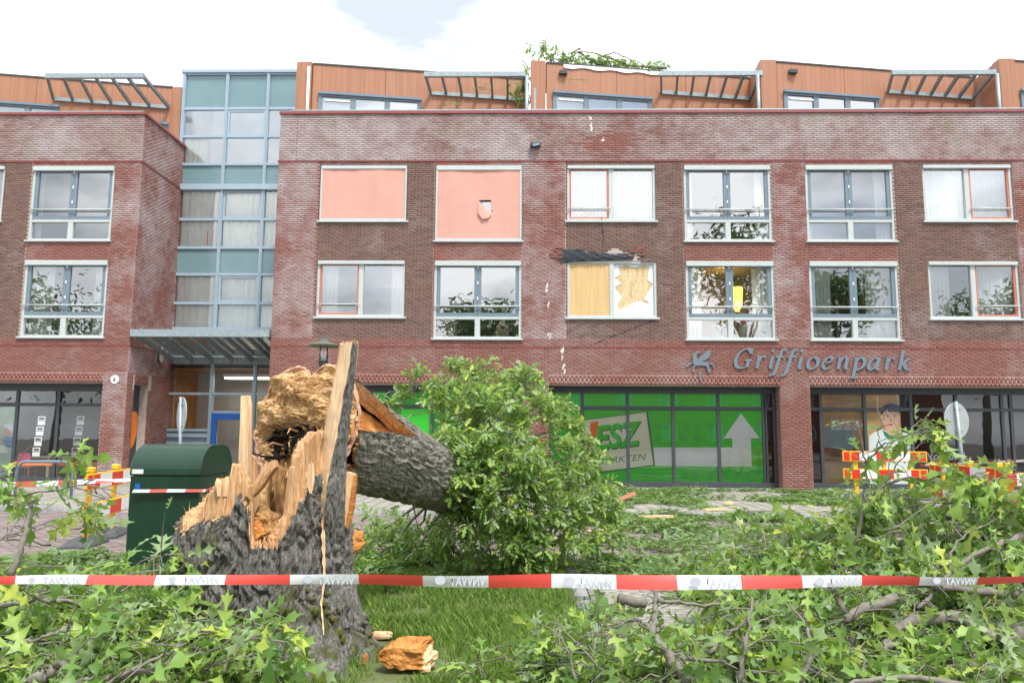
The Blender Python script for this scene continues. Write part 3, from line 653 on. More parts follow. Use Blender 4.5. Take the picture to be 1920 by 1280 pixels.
# bakery poster: flat print behind the glass
Z6 = lambda a, b: (1520+a/5.053, 730+b/5.053)
bp_ = empty('bakery_poster', (11, SY, .2), 'bakery window poster of a person in white jacket, green collar and dark cap', 'poster')
M['tan'] = pm('tan_print', (.42, .27, .11), .4, .5, 1.1, stretch=(1, 1, 2)); M['skin'] = flatcol('skin_print', (.62, .38, .27)); M['jacket'] = flatcol('jacket_print', (.66, .72, .72)); M['navy'] = flatcol('navy_print', (.02, .025, .07)); M['collar'] = flatcol('collar_print', (.0, .22, .09)); M['brownp'] = flatcol('brown_print', (.20, .075, .025), var=.3); M['greyp'] = flatcol('blue_grey_print', (.22, .30, .34))
q = SY+.03
flat('print_background', M['tan'], bp_, [(xs3[1]+.05, .17), (xs3[3]-.3, .17), (xs3[3]-.3, ztop), (xs3[1]+.05, ztop)], q)
flat('print_shelf', M['brownp'], bp_, zp([(130, 540), (430, 540), (430, 680), (130, 680)], q-.002, Z6), q-.002); flat('print_oven', M['greyp'], bp_, zp([(125, 355), (400, 360), (400, 575), (125, 545)], q-.003, Z6), q-.003)
flat('jacket', M['jacket'], bp_, zp([(548, 900), (555, 440), (600, 405), (690, 375), (760, 440), (850, 395), (930, 420), (965, 460), (985, 900)], q-.004, Z6), q-.004)
flat('collar', M['collar'], bp_, zp([(680, 378), (755, 435), (850, 405), (905, 470), (760, 482), (700, 440)], q-.006, Z6), q-.006)
el = lambda cx, cy, rx, ry, n=22: [(cx+rx*math.cos(i*2*math.pi/n), cy+ry*math.sin(i*2*math.pi/n)) for i in range(n)]
flat('neck', M['skin'], bp_, zp([(715, 350), (810, 350), (815, 425), (755, 440), (710, 400)], q-.007, Z6), q-.007)
flat('face', M['skin'], bp_, zp(el(757, 275, 80, 108), q-.008, Z6), q-.008)
for cx in (672, 838): flat('ear', M['skin'], bp_, zp(el(cx, 265, 12, 28, 10), q-.0075, Z6), q-.0075)
flat('cap', M['navy'], bp_, zp([(665, 235), (668, 180), (700, 145), (760, 128), (830, 145), (868, 190), (862, 235), (845, 225), (830, 195), (700, 195), (685, 225)], q-.010, Z6), q-.010)
for cx in (728, 795): flat('eye', M['navy'], bp_, zp(el(cx, 255, 11, 5, 8), q-.011, Z6), q-.011); flat('brow', M['brownp'], bp_, zp([(cx-18, 238), (cx+18, 235), (cx+18, 241), (cx-18, 244)], q-.011, Z6), q-.011)
flat('mouth', M['brownp'], bp_, zp(el(760, 335, 22, 5, 8), q-.011, Z6), q-.011); flat('nose', M['tan'], bp_, zp([(760, 262), (772, 305), (750, 308)], q-.011, Z6), q-.011)
for i, (cx, cy) in enumerate(((680, 588), (890, 600), (670, 680), (890, 690))): flat('button', M['brownp'], bp_, zp(el(cx, cy, 9, 9, 8), q-.0105, Z6), q-.0105)
for i, s in enumerate(('hele dag door,', 'zodat uw brood', 'altijd vers is."')): a = U(*Z6(195, 312+i*34), SY); text('poster_text', s, M['filmwhite'], bp_, a.x, a.z, SY+.012, .16, 0, .004)
for i, s in enumerate(('Puur', 'Voordeel.', 'Puur')): a = U(*Z6(1140-(35 if i == 1 else 0), 602+i*58), SY); text('poster_text', s, M['filmwhite'], bp_, a.x, a.z, SY+.012, .30, 0, .006)

# ---------------------------------------------------------------- left wing
WX1 = -12.27; WX0 = -21.0; SB = 25.83
wing = empty('apartment_wing', (-15, 23.2, 0), 'red brick building wing with a cafe below, left of the glazed stairwell', 'building')
wh = [(-15.72, -13.1, *ZR2), (-15.72, -13.1, *ZR1), (-19.4, -16.62, *SM2), (-19.4, -16.62, *SM1)]; wo = [(-20.6, -13.0, 0, 3.04)]
mb = MB(); wall_sheet(mb, WX0, WX1, 0, 11.58, wh+wo, fm, 0, .45); sf = FACE_XP(WX1); so2 = [(23.45, 24.3, 0, 3.04)]
wall_sheet(mb, FY, SB+.4, 0, 11.58, so2, sf, 0, .4); mb.quad((WX0, FY, 11.58), (WX1, FY, 11.58), (WX1, FY+.3, 11.58), (WX0, FY+.3, 11.58)); mb.quad((WX1-.3, FY, 11.58), (WX1, FY, 11.58), (WX1, SB, 11.58), (WX1-.3, SB, 11.58)); mb.build('wall', M['mortar'], wing)
red, pil, par, bz = [], [], [], []
lay(par, WX0, WX1, 10.06, 11.58); lay(red, WX0, WX1, 3.38, 4.17); lay(red, WX0, WX1, 4.2, 4.44); lay(pil, -13.0, WX1, 0, 3.38); lay(red, WX0, -20.6, 0, 3.38); lay(red, -20.6, -13.0, 3.045, 3.375, soldier=True)
lay(pil, -13.1, WX1, 4.44, 10.02); lay(red, -15.76, -13.1, 4.44, 10.02, wh); lay(bz, WX0, -15.76, 4.44, 10.02, wh)
sing = lambda r: r[0] > -13.02 and r[3] < 3.2
brickwork(wing, [('brick_red', red), ('brick_pil', pil), ('brick_par', par)], fm, single=sing); brickwork(wing, [('brick_brn', bz)], fm, proud=.009)
red, par = [], []
lay(par, FY, SB+.3, 3.38, 11.58); lay(red, FY, SB+.3, 0, 3.38, [(23.35, 24.5, 2.9, 3.4)]+so2); lay(red, 23.45, 24.3, 3.045, 3.375, soldier=True)
brickwork(wing, [('brick_pil', par), ('brick_red', red)], sf, flip=False)
for nm, z0, z1, y in (('string_course', 4.172, 4.198, .022), ('string_course', 10.022, 10.057, .03), ('roof_trim', 11.58, 11.655, .06)):
    m_ = MB(); m_.box(WX0, WX1+y, FY-y, FY+.3, z0, z1); m_.box(WX1-.28, WX1+y, FY+.3, SB+.3, z0, z1); m_.build(nm, M['trim'], wing)
m_ = MB(); m_.tube([(WX0, FY+.08, 11.715), (WX1-.1, FY+.08, 11.715)], .03); m_.tube([(WX1-.1, FY+.08, 11.715), (WX1-.1, SB, 11.715)], .03)
for i in range(7): m_.tube([(WX0+.8+i*1.3, FY+.08, 11.65), (WX0+.8+i*1.3, FY+.08, 11.715)], .02, 6)
m_.build('guard_rail', M['steel'], wing)
window_tall(wing, (-15.72, -13.1), ZR2, curt=(.28, .2)); window_tall(wing, (-15.72, -13.1), ZR1, curt=(.06, .08)); window_short(wing, (-19.4, -16.62), SM2); window_short(wing, (-19.4, -16.62), SM1)
wxs = [-20.55, -19.0, -17.25, PX(28, 820), PX(106, 820), -13.05]
s4 = shopfront(wing, -20.6, -13.0, wxs, PZ(60, 758), PZ(60, 733))
box('side_window_frame', M['dark'], wing, WX1-.3, WX1-.25, 23.45, 24.3, .1, 3.0)
og_ = empty('orange_sign', (WX1-.24, 23.9, 1), 'rounded orange shop sign beside the brick pier near the entrance', 'sign')
m_ = MB(); m_.prism([(23.5, 1.05), (23.75, .95), (24.05, 1.15), (24.2, 1.5), (24.2, 2.05), (24.1, 2.2), (23.5, 2.2)], lambda u, v, d: (WX1-.24+d, u, v), 0, .03); m_.build('board', M['orange'], og_)
for z in (1.35, 1.8): m_ = MB(); m_.prism([(23.55+.2*math.cos(t*.63), z+.12*math.sin(t*.63)) for t in range(10)], lambda u, v, d: (WX1-.208+d, u, v), 0, .004); m_.build('emblem', M['filmwhite'], og_)
# cafe furniture, menus and stripe
MB().box(PX(16, 868), -13.12, SY+.014, SY+.018, PZ(100, 869)-.06, PZ(100, 869)+.06).build('window_stripe', M['orange'], s4)
text('cafe_name', 'leescafé', M['greyp'], s4, PX(58, 745), PZ(58, 750), SY-.004, .26)
M['cafewood'] = pm('pale_table_wood', (.50, .42, .25), .5, .1, 6); M['pink'] = pm('pink_chair', (.50, .10, .18), .5, .1, 5)
for i, (px, lab) in enumerate(((75, 'pale wooden cafe table behind the left window'), (152, 'pale wooden cafe table beside the brick pier window'))):
    t = empty('cafe_table', (PX(px), 24.6, 0), lab, 'table', 'cafe tables'); x = PX(px, 800, 24.6)
    box('table_top', M['cafewood'], t, x-.65, x+.65, 24.25, 25.0, .72, .78)
    for a in (-.58, .5):
        for b in (24.3, 24.87): box('leg', M['cafewood'], t, x+a, x+a+.08, b, b+.08, .02, .72)
for i, px in enumerate((172, 60)):
    x = PX(px, 800, 24.1); c = empty('cafe_chair', (x, 24.1, 0), ('pink cafe chair beside the brick pier', 'pink cafe chair by the left cafe window')[i], 'chair', 'cafe chairs')
    box('seat', M['pink'], c, x-.2, x+.2, 23.85, 24.25, .44, .47); box('backrest', M['pink'], c, x-.2, x+.2, 23.83, 23.86, .62, .88)
    for a in (-.19, .17):
        for b in (23.85, 24.22): MB().tube([(x+a, b, .02), (x+a*.85, b, .44 if b > 24 else .88)], .014, 6).build('leg', M['pink'], c)
for px, lab in ((77, 'strip of white menu cards in the left cafe window'), (150, 'strip of white menu cards in the cafe window beside the pier')):
    st = empty('menu_strip', (PX(px), SY+.02, 1.2), lab, 'menu', 'menu strips')
    for i in range(4):
        a, b = PX(px-7, 790), PX(px+7, 790); z = PZ(px, 780+i*19.5); h = .27; k = -.03*i
        flat('card', M['filmwhite'], st, [(a+k, z-h), (b+k, z-h), (b+k, z), (a+k, z)], SY+.02); flat('picture', M['dark'], st, [(a+k+.03, z-.11), (b+k-.03, z-.11), (b+k-.03, z-.03), (a+k+.03, z-.03)], SY+.0195); flat('line', M['trim'], st, [(a+k+.01, z-.15), (b+k-.01, z-.15), (b+k-.01, z-.125), (a+k+.01, z-.125)], SY+.0195)
cp = empty('cafe_poster', (PX(5), SY, .3), 'window poster of a child in white cap and striped blue shirt', 'poster')
a, b = PX(-40, 820), PX(26, 820)
M['sky_print'] = pm('pale_landscape_print', (.45, .58, .47), .4, .4, 1); flat('print_background', M['sky_print'], cp, [(a, .2), (b, .2), (b, PZ(10, 762)), (a, PZ(10, 762))], SY+.02)
Z7 = lambda a, b: (a/6.4, 720+b/6.4)
flat('shirt', flatcol('blue_print', (.03, .16, .45)), cp, zp([(40, 660), (70, 630), (150, 640), (150, 760), (60, 745)], SY+.017, Z7), SY+.017); flat('face', M['skin'], cp, zp(el(85, 560, 50, 70, 16), SY+.016, Z7), SY+.016); flat('cap', M['filmwhite'], cp, zp([(35, 520), (60, 480), (110, 470), (155, 490), (158, 580), (120, 560), (80, 520)], SY+.014, Z7), SY+.014); flat('book', M['filmwhite'], cp, zp([(-40, 730), (60, 735), (100, 820), (-40, 820)], SY+.014, Z7), SY+.014)
for i in range(4): flat('stripe', M['filmwhite'], cp, zp([(55, 655+i*22), (150, 660+i*22), (150, 666+i*22), (55, 661+i*22)], SY+.0165, Z7), SY+.0165)

# ---------------------------------------------------------------- glazed stairwell
st = empty('glazed_stairwell', (-10.1, 25.8, 0), 'tall glazed stairwell with teal panels between the two brick blocks', 'stairwell')
GY = 25.8; sx = [-12.36, -10.8, -9.33, -7.86, -6.4]; ZS = lambda py: U(430, py, GY).z
rows = [(140, 205, 't'), (205, 257, 'w'), (257, 309, 'w'), (309, 352, 't'), (356, 412, 'c'), (412, 465, 'c'), (465, 515, 't'), (515, 569, 'c'), (569, 616, 'c'), (616, 672, 't')]
mb = MB()
for x in sx: mb.box(x-.055, x+.055, GY-.09, GY+.06, 0, ZS(140)+.02); mb.box(x-.018, x+.018, GY-.12, GY-.09, 0, ZS(140))
for py in (140, 205, 257, 309, 412, 465, 515, 569, 616, 674): 
    for a, b in zip(sx[:-1], sx[1:]): mb.box(a+.055, b-.055, GY-.07, GY+.05, ZS(py)-.045, ZS(py)+.045)
mb.box(sx[0]-.1, sx[-1], GY-.16, GY+.05, ZS(356)-.03, ZS(350)+.05); mb.box(sx[0]-.1, sx[-1], GY-.14, GY+.05, ZS(140)+.02, ZS(140)+.13)
mb.build('mullions', M['stairfr'], st)
for py0, py1, k in rows:
    z1, z0 = ZS(py0)-.045, ZS(py1)+.045
    for i, (a, b) in enumerate(zip(sx[:-1], sx[1:])):
        if k == 't': box('spandrel_panel', M['teal'], st, a+.055, b-.055, GY-.01, GY+.02, z0, z1)
        else:
            if i == 1 and py0 in (205, 356, 515): m2 = MB(); ring(m2, a+.06, b-.06, z0+.005, z1-.005, .07, GY-.05, GY+.03); m2.build('opening_light', M['stairfr'], st)
            pane(st, a+.05, b-.05, z0, z1, GY, 'stairglass')
            if k == 'c' or (py0 == 257 and i == 0): curtain(st, a+.05, b-.05-(.6 if k == 'w' else 0), z0, z1, GY+.09, folds=7)
M['stairin'] = pm('stair_interior', (.40, .43, .46), .9, .15, .8)
mb = MB(); mb.quad((-13, GY+2.5, 0), (-6, GY+2.5, 0), (-6, GY+2.5, 14.2), (-13, GY+2.5, 14.2)); 
for z in (4.1, 7.2, 10.2): mb.box(-12.4, -6.4, GY+.3, GY+2.5, z-.25, z)
mb.quad((-12.4, GY+.1, 4), (-12.4, GY+2.5, 4), (-12.4, GY+2.5, 14.2), (-12.4, GY+.1, 14.2)); mb.build('stair_interior', M['stairin'], st)
tr = empty('letter_tray', (U(398, 455, GY+.15).x, GY+.12, U(398, 460, GY).z), 'yellow letter rack standing behind the stairwell glass', 'rack')
a = U(387, 460, GY+.13); b = U(409, 432, GY+.13)
for i in range(3): w_ = (b.x-a.x)/3; box('tray', M['orange'], tr, a.x+i*w_+.01, a.x+(i+1)*w_-.01, GY+.12, GY+.16, a.z, b.z)
# entrance under the canopy
ent = empty('entrance', (-10.2, 25.7, 0), 'glazed entrance with blue door and wood panelled hall under the canopy', 'entrance')
ZE = lambda py: U(395, py, GY).z
mb = MB()
for py in (738,): 
    for a, b in zip(sx[:-1], sx[1:]): mb.box(a+.055, b-.055, GY-.06, GY+.04, ZE(py)-.04, ZE(py)+.04)
mb.box(sx[1]+.055, sx[2]-.055, GY-.06, GY+.04, ZE(772)-.04, ZE(772)+.04); mb.box(sx[0]+.055, sx[1]-.055, GY-.06, GY+.04, ZE(806)-.04, ZE(806)+.04)
for i in range(5): z = ZE(806)-.08-i*.28; mb.box(sx[0]+.055, sx[1]-.055, GY-.05, GY+.0, z-.16, z-.04)
mb.build('frame', M['stairfr'], ent)
box('lower_panel', M['sash'], ent, sx[0]+.055, sx[1]-.055, GY+.005, GY+.03, 0, ZE(806)-.04)
for a, b, c, d in ((0, 1, 674, 738), (1, 2, 674, 738), (2, 3, 674, 738), (0, 1, 738, 806), (1, 2, 738, 772), (2, 3, 738, 900)): pane(ent, sx[a]+.05, sx[b]-.05, ZE(d)+.04, ZE(c)-.045, GY, 'shopglass')
M['blue'] = pm('blue_door_paint', (.01, .11, .46), .35, .08, 3)
mb = MB(); x0, x1 = sx[1]+.06, sx[2]-.06; ring(mb, x0, x1, .03, ZE(772)-.045, .17, GY-.06, GY+.0, .25, .22); d_ = mb.build('door', M['blue'], ent); pane(d_, x0+.15, x1-.15, .25, ZE(772)-.25, GY-.03, 'shopglass'); MB().tube([(x0+.24, GY-.13, .9), (x0+.24, GY-.13, 1.6)], .02).build('door_handle', M['steel'], d_)
mb = MB(); mb.quad((-13, GY+3, 0), (-6, GY+3, 0), (-6, GY+3, 4), (-13, GY+3, 4)); mb.quad((-12.4, GY+.1, 0), (-12.4, GY+3, 0), (-12.4, GY+3, 4), (-12.4, GY+.1, 4)); mb.quad((-12.4, GY+.1, 3.75), (-6, GY+.1, 3.75), (-6, GY+3, 3.75), (-12.4, GY+3, 3.75)); mb.build('hall', M['hallwood'], ent)
M['tube'], n_, b_ = new('lit_tube'); b_.inputs['Emission Color'].default_value = (1, .86, .55, 1); b_.inputs['Emission Strength'].default_value = 4
fl = empty('tube_light', (-10, GY+1, 3.5), 'lit fluorescent ceiling light in the entrance hall', 'lamp'); box('tube', M['tube'], fl, -10.75, -9.2, GY+.9, GY+1.1, 3.44, 3.5); box('housing', M['white'], fl, -10.8, -9.15, GY+.85, GY+1.15, 3.5, 3.6)
l2 = bpy.data.lights.new('hall_light', 'AREA'); l2.energy = 12; l2.size = 1.5; l2.color = (1, .8, .5); lo = bpy.data.objects.new('hall_light', l2); COL.objects.link(lo); lo.parent = fl; lo.location = (0, 0, -.12)
# canopy
cn = empty('entrance_canopy', (-10.1, 23, 4.2), 'sloping glass and steel canopy over the recessed entrance', 'canopy')
fz = U(380, 624, 22.95).z; bz_ = U(410, 674, 25.65).z
box('front_beam', M['steel'], cn, -12.22, -7.93, 22.9, 23.02, fz-.12, fz+.1); box('back_beam', M['steeldk'], cn, -12.2, -7.93, 25.55, 25.68, bz_-.16, bz_+.08)
for i in range(7):
    x = -12.1+i*.68; m_ = MB(); m_.obox((x, 24.28, (fz+bz_)/2-.02), (.035, 0, 0), (0, 1.27, (bz_-fz)/2*.96), (0, .03, .07)); m_.build('rafter', M['steeldk'], cn)
MB().quad((-12.2, 22.92, fz+.11), (-7.93, 22.92, fz+.11), (-7.93, 25.6, bz_+.1), (-12.2, 25.6, bz_+.1)).build('glass_sheet', M['shopglass'], cn)
bl = empty('bulkhead_light', (WX1, 24.9, U(298, 668, 24.9).z), 'oval wall light on the brick side wall under the canopy', 'lamp'); z = U(298, 668, 24.9).z
m_ = MB(); m_.prism([(24.9+.13*math.cos(t*.39), z+.24*math.sin(t*.39)) for t in range(16)], lambda u, v, d: (WX1+.015+d, u, v), 0, .06); m_.build('base', M['dark'], bl)
m_ = MB(); m_.prism([(24.9+.09*math.cos(t*.39), z+.19*math.sin(t*.39)) for t in range(16)], lambda u, v, d: (WX1+.075+d, u, v), 0, .05); m_.build('diffuser', M['white'], bl)
pl = empty('number_plate', tuple(U(215, 711, FY-.03)), 'small round white house plate on the left brick pier', 'sign'); p = U(215, 711, FY-.03)
m_ = MB(); m_.prism([(p.x+.13*math.cos(t*.42), p.z+.13*math.sin(t*.42)) for t in range(15)], lambda u, v, d: (u, FY-.014-d, v), 0, .02); m_.build('disc', M['white'], pl); text('numeral', '6', M['dark'], pl, p.x-.045, p.z-.06, FY-.036, .17, 0, .006)

# ---------------------------------------------------------------- roof storey
RZ = 13.77
def penthouse(par, A, B, z0, win=(.03, .5), win2=(.8, .97), fin=True, white=False):
    A, B = Vector((*A, 0)), Vector((*B, 0)); L = (B-A).length; d = (B-A)/L; nrm = Vector((d.y, -d.x, 0))
    f = lambda s, o, z: A+d*s+nrm*o+Vector((0, 0, z))
    core = MB(); core.add([f(0, 0, z0), f(L, 0, z0), f(L, 0, RZ-.03), f(0, 0, RZ-.03)], [(0, 1, 2, 3)]); core.build('penthouse_wall', M['dark'], par)
    zw = 12.78; k = max(2, int(round(L/2.5))); bounds = [L*i/k for i in range(k+1)]
    cuts = [(L*win[0], L*win[1], zw)] if win else []
    if win2: cuts.append((L*win2[0], L*win2[1], 12.42))
    for a, b in zip(bounds[:-1], bounds[1:]):
        segs = sorted({a, b, *[c for q in cuts for c in q[:2] if a < c < b]})
        for s0, s1 in zip(segs[:-1], segs[1:]):
            zb = z0
            for q in cuts:
                if q[0] <= (s0+s1)/2 <= q[1]: zb = q[2]
            g0 = .006 if s0 == a else 0; g1 = .006 if s1 == b else 0
            m_ = MB(); m_.add([f(s, o, z) for z in (zb, RZ) for o in (.004, .03) for s in (s0+g0, s1-g1)], [(0, 2, 3, 1), (4, 5, 7, 6), (0, 1, 5, 4), (2, 6, 7, 3), (0, 4, 6, 2), (1, 3, 7, 5)]); m_.build('panel', M['panel'], par)
    m_ = MB(); m_.add([f(s, o, z) for z in (RZ, RZ+.05) for o in (-2.2, .06) for s in (0, L+.02)], [(0, 2, 3, 1), (4, 5, 7, 6), (0, 1, 5, 4), (2, 6, 7, 3), (0, 4, 6, 2), (1, 3, 7, 5)]); m_.build('roof_slab', M['dark'], par)
    if white:
        m_ = MB(); n = 24
        for i in range(n): s0, s1 = L*.08+L*.5*i/n, L*.08+L*.5*(i+1)/n; m_.add([f(s0, .07, RZ-.12-.03*math.sin(i)), f(s1, .07, RZ-.12-.03*math.sin(i+1)), f(s1, .05, RZ+.055), f(s0, .05, RZ+.055)], [(0, 1, 2, 3)])
        m_.build('loose_flashing', M['white'], par)
    for q, (a, b, zt_) in enumerate(cuts):
        fr = MB(); W_ = lambda s0, s1, o0, o1, c, e: fr.add([f(s, o, z) for z in (c, e) for o in (o0, o1) for s in (s0, s1)], [(0, 2, 3, 1), (4, 5, 7, 6), (0, 1, 5, 4), (2, 6, 7, 3), (0, 4, 6, 2), (1, 3, 7, 5)])
        W_(a, b, .0, .09, zt_-.12, zt_-.002); W_(a, a+.13, .0, .08, z0, zt_-.12); W_(b-.13, b, 0, .08, z0, zt_-.12); W_(a-.02, b+.02, .09, .16, zt_-.06, zt_+.02)
        np_ = 3 if b-a > 2 else 1
        for i in range(1, np_): s = a+(b-a)*i/np_; W_(s-.09, s+.09, .0, .08, z0, zt_-.12)
        w = fr.build('window', M['sash'], par); m_ = MB(); m_.add([f(a+.05, .03, z0), f(b-.05, .03, z0), f(b-.05, .03, zt_-.1), f(a+.05, .03, zt_-.1)], [(0, 1, 2, 3)]); m_.build('pane', M['glass'], w)
        m_ = MB(); m_.add([f(a, .006, z0), f(b, .006, z0), f(b, .006, zt_-.1), f(a, .006, zt_-.1)], [(0, 1, 2, 3)]); m_.build('blind', M['greyp'], w)
        if b-a > 2: W2 = MB(); W2.add([f(s, o, z) for z in (zt_-.27, zt_-.2) for o in (.04, .07) for s in (a+.2, a+(b-a)*.31)], [(0, 2, 3, 1), (4, 5, 7, 6), (0, 1, 5, 4), (2, 6, 7, 3), (0, 4, 6, 2), (1, 3, 7, 5)]); W2.build('vent', M['white'], w)
    return f, L
def pergola(par, xa, xb, f, L, sa, sb, y=23.97):
    zf, zb = 13.36, 13.02
    p = box('pergola', M['steel'], par, xa, xb, y-.06, y+.06, zf-.08, zf+.08)
    a, b = f(sa, .08, zb), f(sb, .08, zb); m_ = MB(); dv = (b-a)/2; m_.obox((a+b)/2, dv, Vector((dv.y, -dv.x, 0)).normalized()*.04, (0, 0, .06)); m_.build('wall_beam', M['steel'], p)
    for i in range(7):
        t = i/6; q0 = Vector((xa+.04+(xb-xa-.08)*t, y, zf)); q1 = a+(b-a)*t; h = (q1-q0)/2; side = h.cross(Vector((0, 0, 1))).normalized()*.035; m_ = MB(); m_.obox((q0+q1)/2, h*.98, side, h.normalized().cross(side).normalized()*.06); m_.build('slat', M['steeldk'], p)
for i, (x, wh_) in enumerate(((-7.76, False), (0.02, True), (7.57, False), (15.30, False))):
    A = (x+.52, 24.05); Bx = min(x+7.62, 20); B = (Bx, 24.05+(Bx-A[0])*.166)
    f, L = penthouse(main, A, B, 10.9, white=wh_)
    fn_ = MB(); fn_.box(x, x+.50, 23.95, 24.35, 10.9, RZ+.06); fn_.build('fin', M['panel'], main)
    rt_ = MB(); rt_.box(x, x+.02, 24.36, 25.45, 10.9, RZ+.02); rt_.build('return_panel', M['panel'], main)
    MB().tube([(x+(.42 if i == 0 else -.12), 23.9, 10.9), (x+(.42 if i == 0 else -.12), 23.9, 13.62 if i == 0 else 13.28)], .05 if i == 0 else .06).build('drainpipe', M['steel' if i else 'white'], main, smooth=True)
    if i < 3: pergola(main, x+4.25, x+7.6, f, L, (x+4.45-A[0]), L-.12)
    if i in (1, 2): p = f(.55, .1, 13.45); m_ = MB(); m_.obox(p, (.13, 0, 0), (0, .08, 0), (0, 0, .06)); m_.build('floodlight', M['dark'], main)
def Yz(px, py, z): d = ray(px, py); t = (z-CAMH)/d.z; return Vector((d.x*t, d.y*t))
A = Yz(-60, 137, RZ); B = Yz(324, 166, RZ)
f, L = penthouse(wing, A, B, 10.9, win=(.0, .45), win2=(.68, .99))
pergola(wing, U(86, 146, 23.97).x, U(270, 141, 23.97).x, f, L, L*.42, L*.99)
box('end_panel', M['panel'], wing, B.x+.03, -12.42, B.y-.1, B.y+.1, 9.5, RZ)
box('terrace_floor', M['mortar'], main, MX0, MX1, FY+.36, 33, 10.75, 10.9); box('terrace_floor', M['mortar'], wing, WX0, WX1-.29, FY+.31, 30, 10.75, 10.9)
box('railing_post', M['steel'], main, U(1003, 180, 23.2).x-.03, U(1003, 180, 23.2).x+.03, 23.2, 23.26, 11.3, U(1003, 165, 23.2).z)

# ---------------------------------------------------------------- lettering and emblem on the wall
def catmull(p, n=7):
    p = [Vector(q) for q in p]; P = [p[0]*2-p[1]]+p+[p[-1]*2-p[-2]]; o = []
    for i in range(1, len(P)-2):
        for k in range(n):
            t = k/n; a, b, c, d = P[i-1:i+3]; o.append(.5*((2*b)+(c-a)*t+(2*a-5*b+4*c-d)*t*t+(3*b-a-3*c+d)*t**3))
    return o+[p[-1]]
def pen(strokes, x, z, s, parent, mat, y, shear=.24):
    mb = MB()
    for k, stp in enumerate(strokes):
        if len(stp) == 1:
            cx, cz = stp[0]; mb.prism([(x+(cx+shear*cz+.13*math.cos(t*.52))*s, z+(cz+.13*math.sin(t*.52))*s) for t in range(12)], lambda u, v, d: (u, y-d-k*.002, v), 0, .03); continue
        pts = catmull(stp) if len(stp) > 2 else [Vector(stp[0]), (Vector(stp[0])+Vector(stp[1]))/2, Vector(stp[1])]
        l, r = [], []
        for i, p in enumerate(pts):
            d = pts[min(i+1, len(pts)-1)]-pts[max(i-1, 0)]; d = d/max(d.length, 1e-6); w = .05+.085*abs(d.x*math.sin(.3)-d.y*math.cos(.3))**1.3; nn = Vector((-d.y, d.x))*w
            for q, lst in ((p+nn, l), (p-nn, r)): lst.append((x+(q.x+shear*q.y)*s, z+q.y*s))
        vs = [(a, y-dd-k*.002, b) for dd in (0, .03) for a, b in l+r]; n = len(l); m = 2*n; fs = []
        for i in range(n-1):
            fs += [(i, i+1, n+i+1, n+i), (m+i, m+n+i, m+n+i+1, m+i+1), (i, m+i, m+i+1, i+1), (n+i, n+i+1, m+n+i+1, m+n+i)]
        fs += [(0, n, m+n, m), (n-1, m+n-1, m+2*n-1, 2*n-1)]; mb.add(vs, fs)
    return mb.build('letter', mat, parent)
GL = dict(G=[[(1.22, 1.25), (1.0, 1.5), (.7, 1.53), (.3, 1.2), (.14, .65), (.32, .16), (.72, .04), (1.12, .16)], [(1.12, .10), (1.12, .62)], [(.85, .64), (1.38, .64)], [(1.22, 1.56), (1.2, 1.15)]],
    r=[[(.25, 1), (.25, .03)], [(.28, .6), (.42, .9), (.62, .97), (.74, .88)], [(.08, .95), (.3, .97)]], i=[[(.25, .98), (.24, .2), (.42, .05)], [(.1, .92), (.27, .97)], [(.18, 1.42)]],
    f=[[(.78, 1.42), (.64, 1.55), (.48, 1.42), (.38, .9), (.30, .1), (.2, -.38), (.02, -.5), (-.1, -.4)], [(.1, .95), (.72, .95)]], o=[[(.5, .98), (.16, .72), (.14, .28), (.45, .03), (.82, .28), (.84, .72), (.52, .98)]],
    e=[[(.16, .48), (.55, .56), (.78, .78), (.55, .98), (.24, .72), (.15, .32), (.4, .03), (.76, .2)]], n=[[(.22, .98), (.22, .03)], [(.24, .62), (.5, .95), (.74, .88), (.76, .5), (.76, .18), (.95, .05)], [(.05, .94), (.25, .97)]],
    p=[[(.22, .98), (.22, -.58)], [(.24, .72), (.55, .97), (.86, .72), (.82, .28), (.52, .03), (.26, .14)], [(-.02, -.6), (.48, -.6)]], a=[[(.8, .85), (.5, .97), (.18, .62), (.15, .24), (.36, .04), (.62, .25), (.8, .75)], [(.84, .98), (.78, .2), (.98, .05)]],
    k=[[(.22, 1.58), (.22, .03)], [(.26, .42), (.5, .62), (.8, .95)], [(.42, .56), (.7, .15), (.98, .06)]])
sg = empty('building_sign', (8.8, FY-.03, 3.5), 'blue-grey raised italic letters spelling Griffioenpark on the brick band', 'sign')
for ch, px in zip('Griffioenpark', (1376, 1416, 1441, 1451, 1472, 1495, 1513, 1541, 1569, 1600, 1627, 1658, 1684)):
    base = U(px, 690.5+(px-1376)*.012, FY-.05); pen(GL[ch], base.x-.05, base.z, .385, sg, M['sign'], FY-.03)
em = empty('griffin_emblem', tuple(U(1312, 690, FY-.03)), 'blue-grey winged animal emblem with a broken hanging leg, left of the lettering', 'emblem')
Z2 = lambda a, b: (1280+a/4.364, 640+b/4.364)
